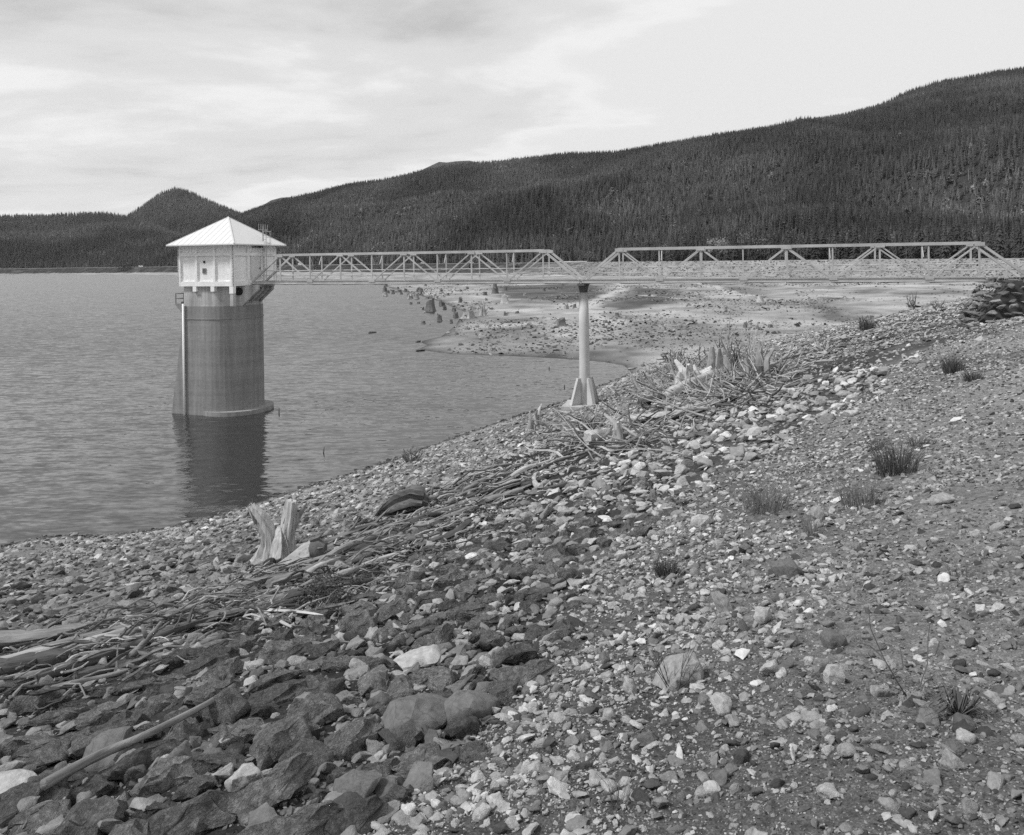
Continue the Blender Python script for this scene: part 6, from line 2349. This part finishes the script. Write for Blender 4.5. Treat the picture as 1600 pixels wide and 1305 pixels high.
def tree_row():
    rng = random.Random(88)
    protos = [make_conifer(200 + i, r, l, p) for i, (r, l, p) in enumerate(((0.17, 20, 9), (0.20, 18, 9), (0.15, 22, 8), (0.22, 17, 10), (0.18, 21, 9)))]
    used = [False] * 5
    xs = []
    x = 452.0
    while x < 1660:
        xs.append(x)
        x += rng.uniform(6, 13)
    for i, x in enumerate(xs):
        if 1092 < x < 1150 and rng.random() < 0.6:
            pass
        p = behind_dam(x, 64 + rng.uniform(0, 26))
        s = p.y / F
        hpx = np.interp(x, [450, 640, 850, 1000, 1300, 1550], [14, 22, 36, 46, 62, 66]) * rng.uniform(0.72, 1.12)
        k = rng.randrange(5)
        sc = hpx * s / 16.0 + 0.15
        lab = 'dark conifer in the front row of trees behind the far dam' if x > 860 else 'small dark conifer in the tree line beyond the dry flats'
        grp = 'front row of conifers behind the dam' if x > 860 else 'distant conifers beyond the flats'
        if not used[k]:
            o = protos[k]; used[k] = True
            o.location = p; o.rotation_euler = (0, 0, rng.uniform(0, 6.28)); o.scale = (sc, sc, sc)
            o['label'] = lab; o['group'] = grp
        else:
            copy_thing(protos[k], p, (0, 0, rng.uniform(0, 6.28)), (sc * rng.uniform(0.85, 1.1), sc * rng.uniform(0.85, 1.1), sc), lab, grp)
    # broadleaved trees
    b = behind_dam(1120, 46)
    t = make_broadleaf(5, 700, 12.0, 0.50)
    s = b.y / F
    t.location = (b.x, b.y, b.z - 0.2)
    z_top = EYE + (404 - 372) / F * b.y
    k = (z_top - b.z) / 11.3
    t.scale = (k * 0.98, k, k)
    t['label'] = 'round pale leaved tree standing alone before the dark conifers'
    first = None
    for i, (x, hpx, off) in enumerate(((920, 28, 58), (932, 24, 56), (990, 26, 60), (905, 30, 62), (1010, 46, 84), (1165, 58, 92), (1200, 60, 95), (1240, 62, 96), (960, 34, 66), (700, 16, 62), (742, 18, 62), (850, 26, 64), (1040, 38, 88), (1075, 44, 90), (1190, 50, 84), (1260, 54, 92), (1290, 46, 84), (1330, 58, 96), (1385, 52, 90), (1440, 60, 98), (1480, 50, 86), (1530, 62, 98), (885, 28, 66), (805, 24, 66))):
        p = behind_dam(x, off)
        if first is None:
            first = make_broadleaf(9, 420, 11.0, 0.30, M_CROWN_MID)
            o = first
        else:
            o = copy_thing(first, p, (0, 0, i * 1.3), (1, 1, 1))
        o.location = p
        k = hpx * p.y / F / 10.5
        o.scale = (k * 0.8, k * 0.8, k)
        o['label'] = 'paler broadleaf tree mixed into the dark conifers behind the dam'
        o['group'] = 'broadleaf trees among the conifers'


tree_row()


def far_bits():
    rng = random.Random(19)
    # bushes on the far shore
    for i, (x, y, w, h, lab) in enumerate(((196, 421, 22, 12, 'dark round bush on the far left shore beside the road'), (590, 418, 26, 20, 'dark bushy tree at the far edge of the flats seen through the bridge'),
                                           (575, 418, 14, 14, 'smaller dark bush next to the bushy tree seen through the bridge'), (735, 411, 12, 8, 'dark bush on the far road edge seen through the bridge'),
                                           (770, 411, 14, 6, 'low dark bush far off on the flats right of the road edge bush'), (807, 416, 12, 8, 'dark bush at the far side of the flats above the bridge deck'),
                                            (498, 420, 20, 8, 'low dark scrub near the parked pale vehicle'))):
        p = behind_dam(x, 8 if x > 850 else 16)
        s = p.y / F
        t = thing('bush', lab, 'bush', p)
        finish(leaves(MB(), rng, 320, w / 2 * s, w / 2 * s, h * s, 1.6 * s), 'foliage', M_CROWN_MID, t)
        mb = MB(); mb.tube([(0, 0, -0.5), (0, 0, h * s * 0.5)], [0.8 * s * 0.5, 0.3 * s * 0.5], 5); finish(mb, 'stem', M_TRUNK, t)
    # low pale building with a flat roof behind the dam, a parked van and two pale cars
    p = behind_dam(892, 42)
    s = p.y / F
    m_w = material('pale_wall', tone=0.45, var=0.1); m_r = material('pale_roof_sheet', tone=0.78, var=0.06)
    t = thing('shed', 'long low shed with a pale flat roof behind the far dam', 'shed', p)
    z = EYE - (409.5 - 406.7) / F * p.y - p.z
    m = MB(); m.box((0, 0, z / 2), (42 * s, 8, z)); m.build('wall', m_w, t, local=True)
    m = MB(); m.box((0, 0, z + 0.33), (48 * s, 9.5, 0.6)); m.build('roof', m_r, t, local=True)
    for i, dx in enumerate((-14, -5, 4, 13)):
        m = MB(); m.box((dx * s, -4.02, z * 0.55), (5 * s, 0.06, z * 0.5)); m.build('window', M_HOLE, t, local=True)
    m_car = material('pale_car_paint', tone=0.7, var=0.05, rough=0.35); m_gl = material('car_glass', tone=0.04, var=0.1, rough=0.2); m_ty = material('tyre_rubber', tone=0.03, var=0.1)
    for x, lab, L, H, cat, nm in ((470, 'pale van parked on the dam road seen behind the tower end of the bridge', 6.4, 2.5, 'van', 'parked_van'), (736, 'small pale car on the dam road seen through the bridge', 4.4, 1.5, 'car', 'parked_car'),
                                  (661, 'pale car on the dam road left of the other car', 4.4, 1.4, 'car', 'parked_car'), (220, 'white vehicle on the far left shore road', 6.0, 2.3, 'van', 'parked_van')):
        p = behind_dam(x, 36)
        t = thing(nm, lab, cat, p)
        m = MB()
        prof = [(-L / 2, 0.35), (L / 2, 0.35), (L / 2, 0.9 * H * 0.55), (L * 0.36, H * 0.60), (L * 0.22, H), (-L * 0.44, H), (-L / 2, H * 0.62)] if cat == 'car' else [(-L / 2, 0.35), (L / 2, 0.35), (L / 2, H * 0.5), (L * 0.36, H * 0.62), (L * 0.28, H), (-L / 2, H)]
        n = len(prof)
        m.add([(a, -0.9, b) for a, b in prof] + [(a, 0.9, b) for a, b in prof], [tuple(range(n)), tuple(range(2 * n - 1, n - 1, -1))] + [(i, i + n, (i + 1) % n + n, (i + 1) % n) for i in range(n)])
        m.build('body', m_car, t, local=True)
        for wx in (-L * 0.3, L * 0.3):
            for wy in (-0.85, 0.85):
                MB().tube([(wx, wy - 0.1, 0.35), (wx, wy + 0.1, 0.35)], 0.35, 12).build('wheel', m_ty, t, local=True)
        m = MB(); m.box((L * 0.05, -0.905, H * 0.78), (L * 0.4, 0.02, H * 0.22)); m.build('window', m_gl, t, local=True)


far_bits()


# ------------------------------------------------------------------ air
def build_haze():
    m = bpy.data.materials.new('thin_haze')
    m.use_nodes = True
    nt = m.node_tree
    nt.nodes.clear()
    out = nd(nt, 'ShaderNodeOutputMaterial')
    v = nd(nt, 'ShaderNodeVolumePrincipled')
    v.inputs['Color'].default_value = (0.92, 0.92, 0.92, 1)
    v.inputs['Density'].default_value = 3.0e-5
    v.inputs['Anisotropy'].default_value = 0.2
    nt.links.new(v.outputs[0], out.inputs['Volume'])
    o = MB().box((0, 1500, 447.5), (16000, 16000, 905)).build('haze', m)
    tag(o, 'thin pale haze in the air over the lake and hills', 'haze', kind='stuff')


build_haze()
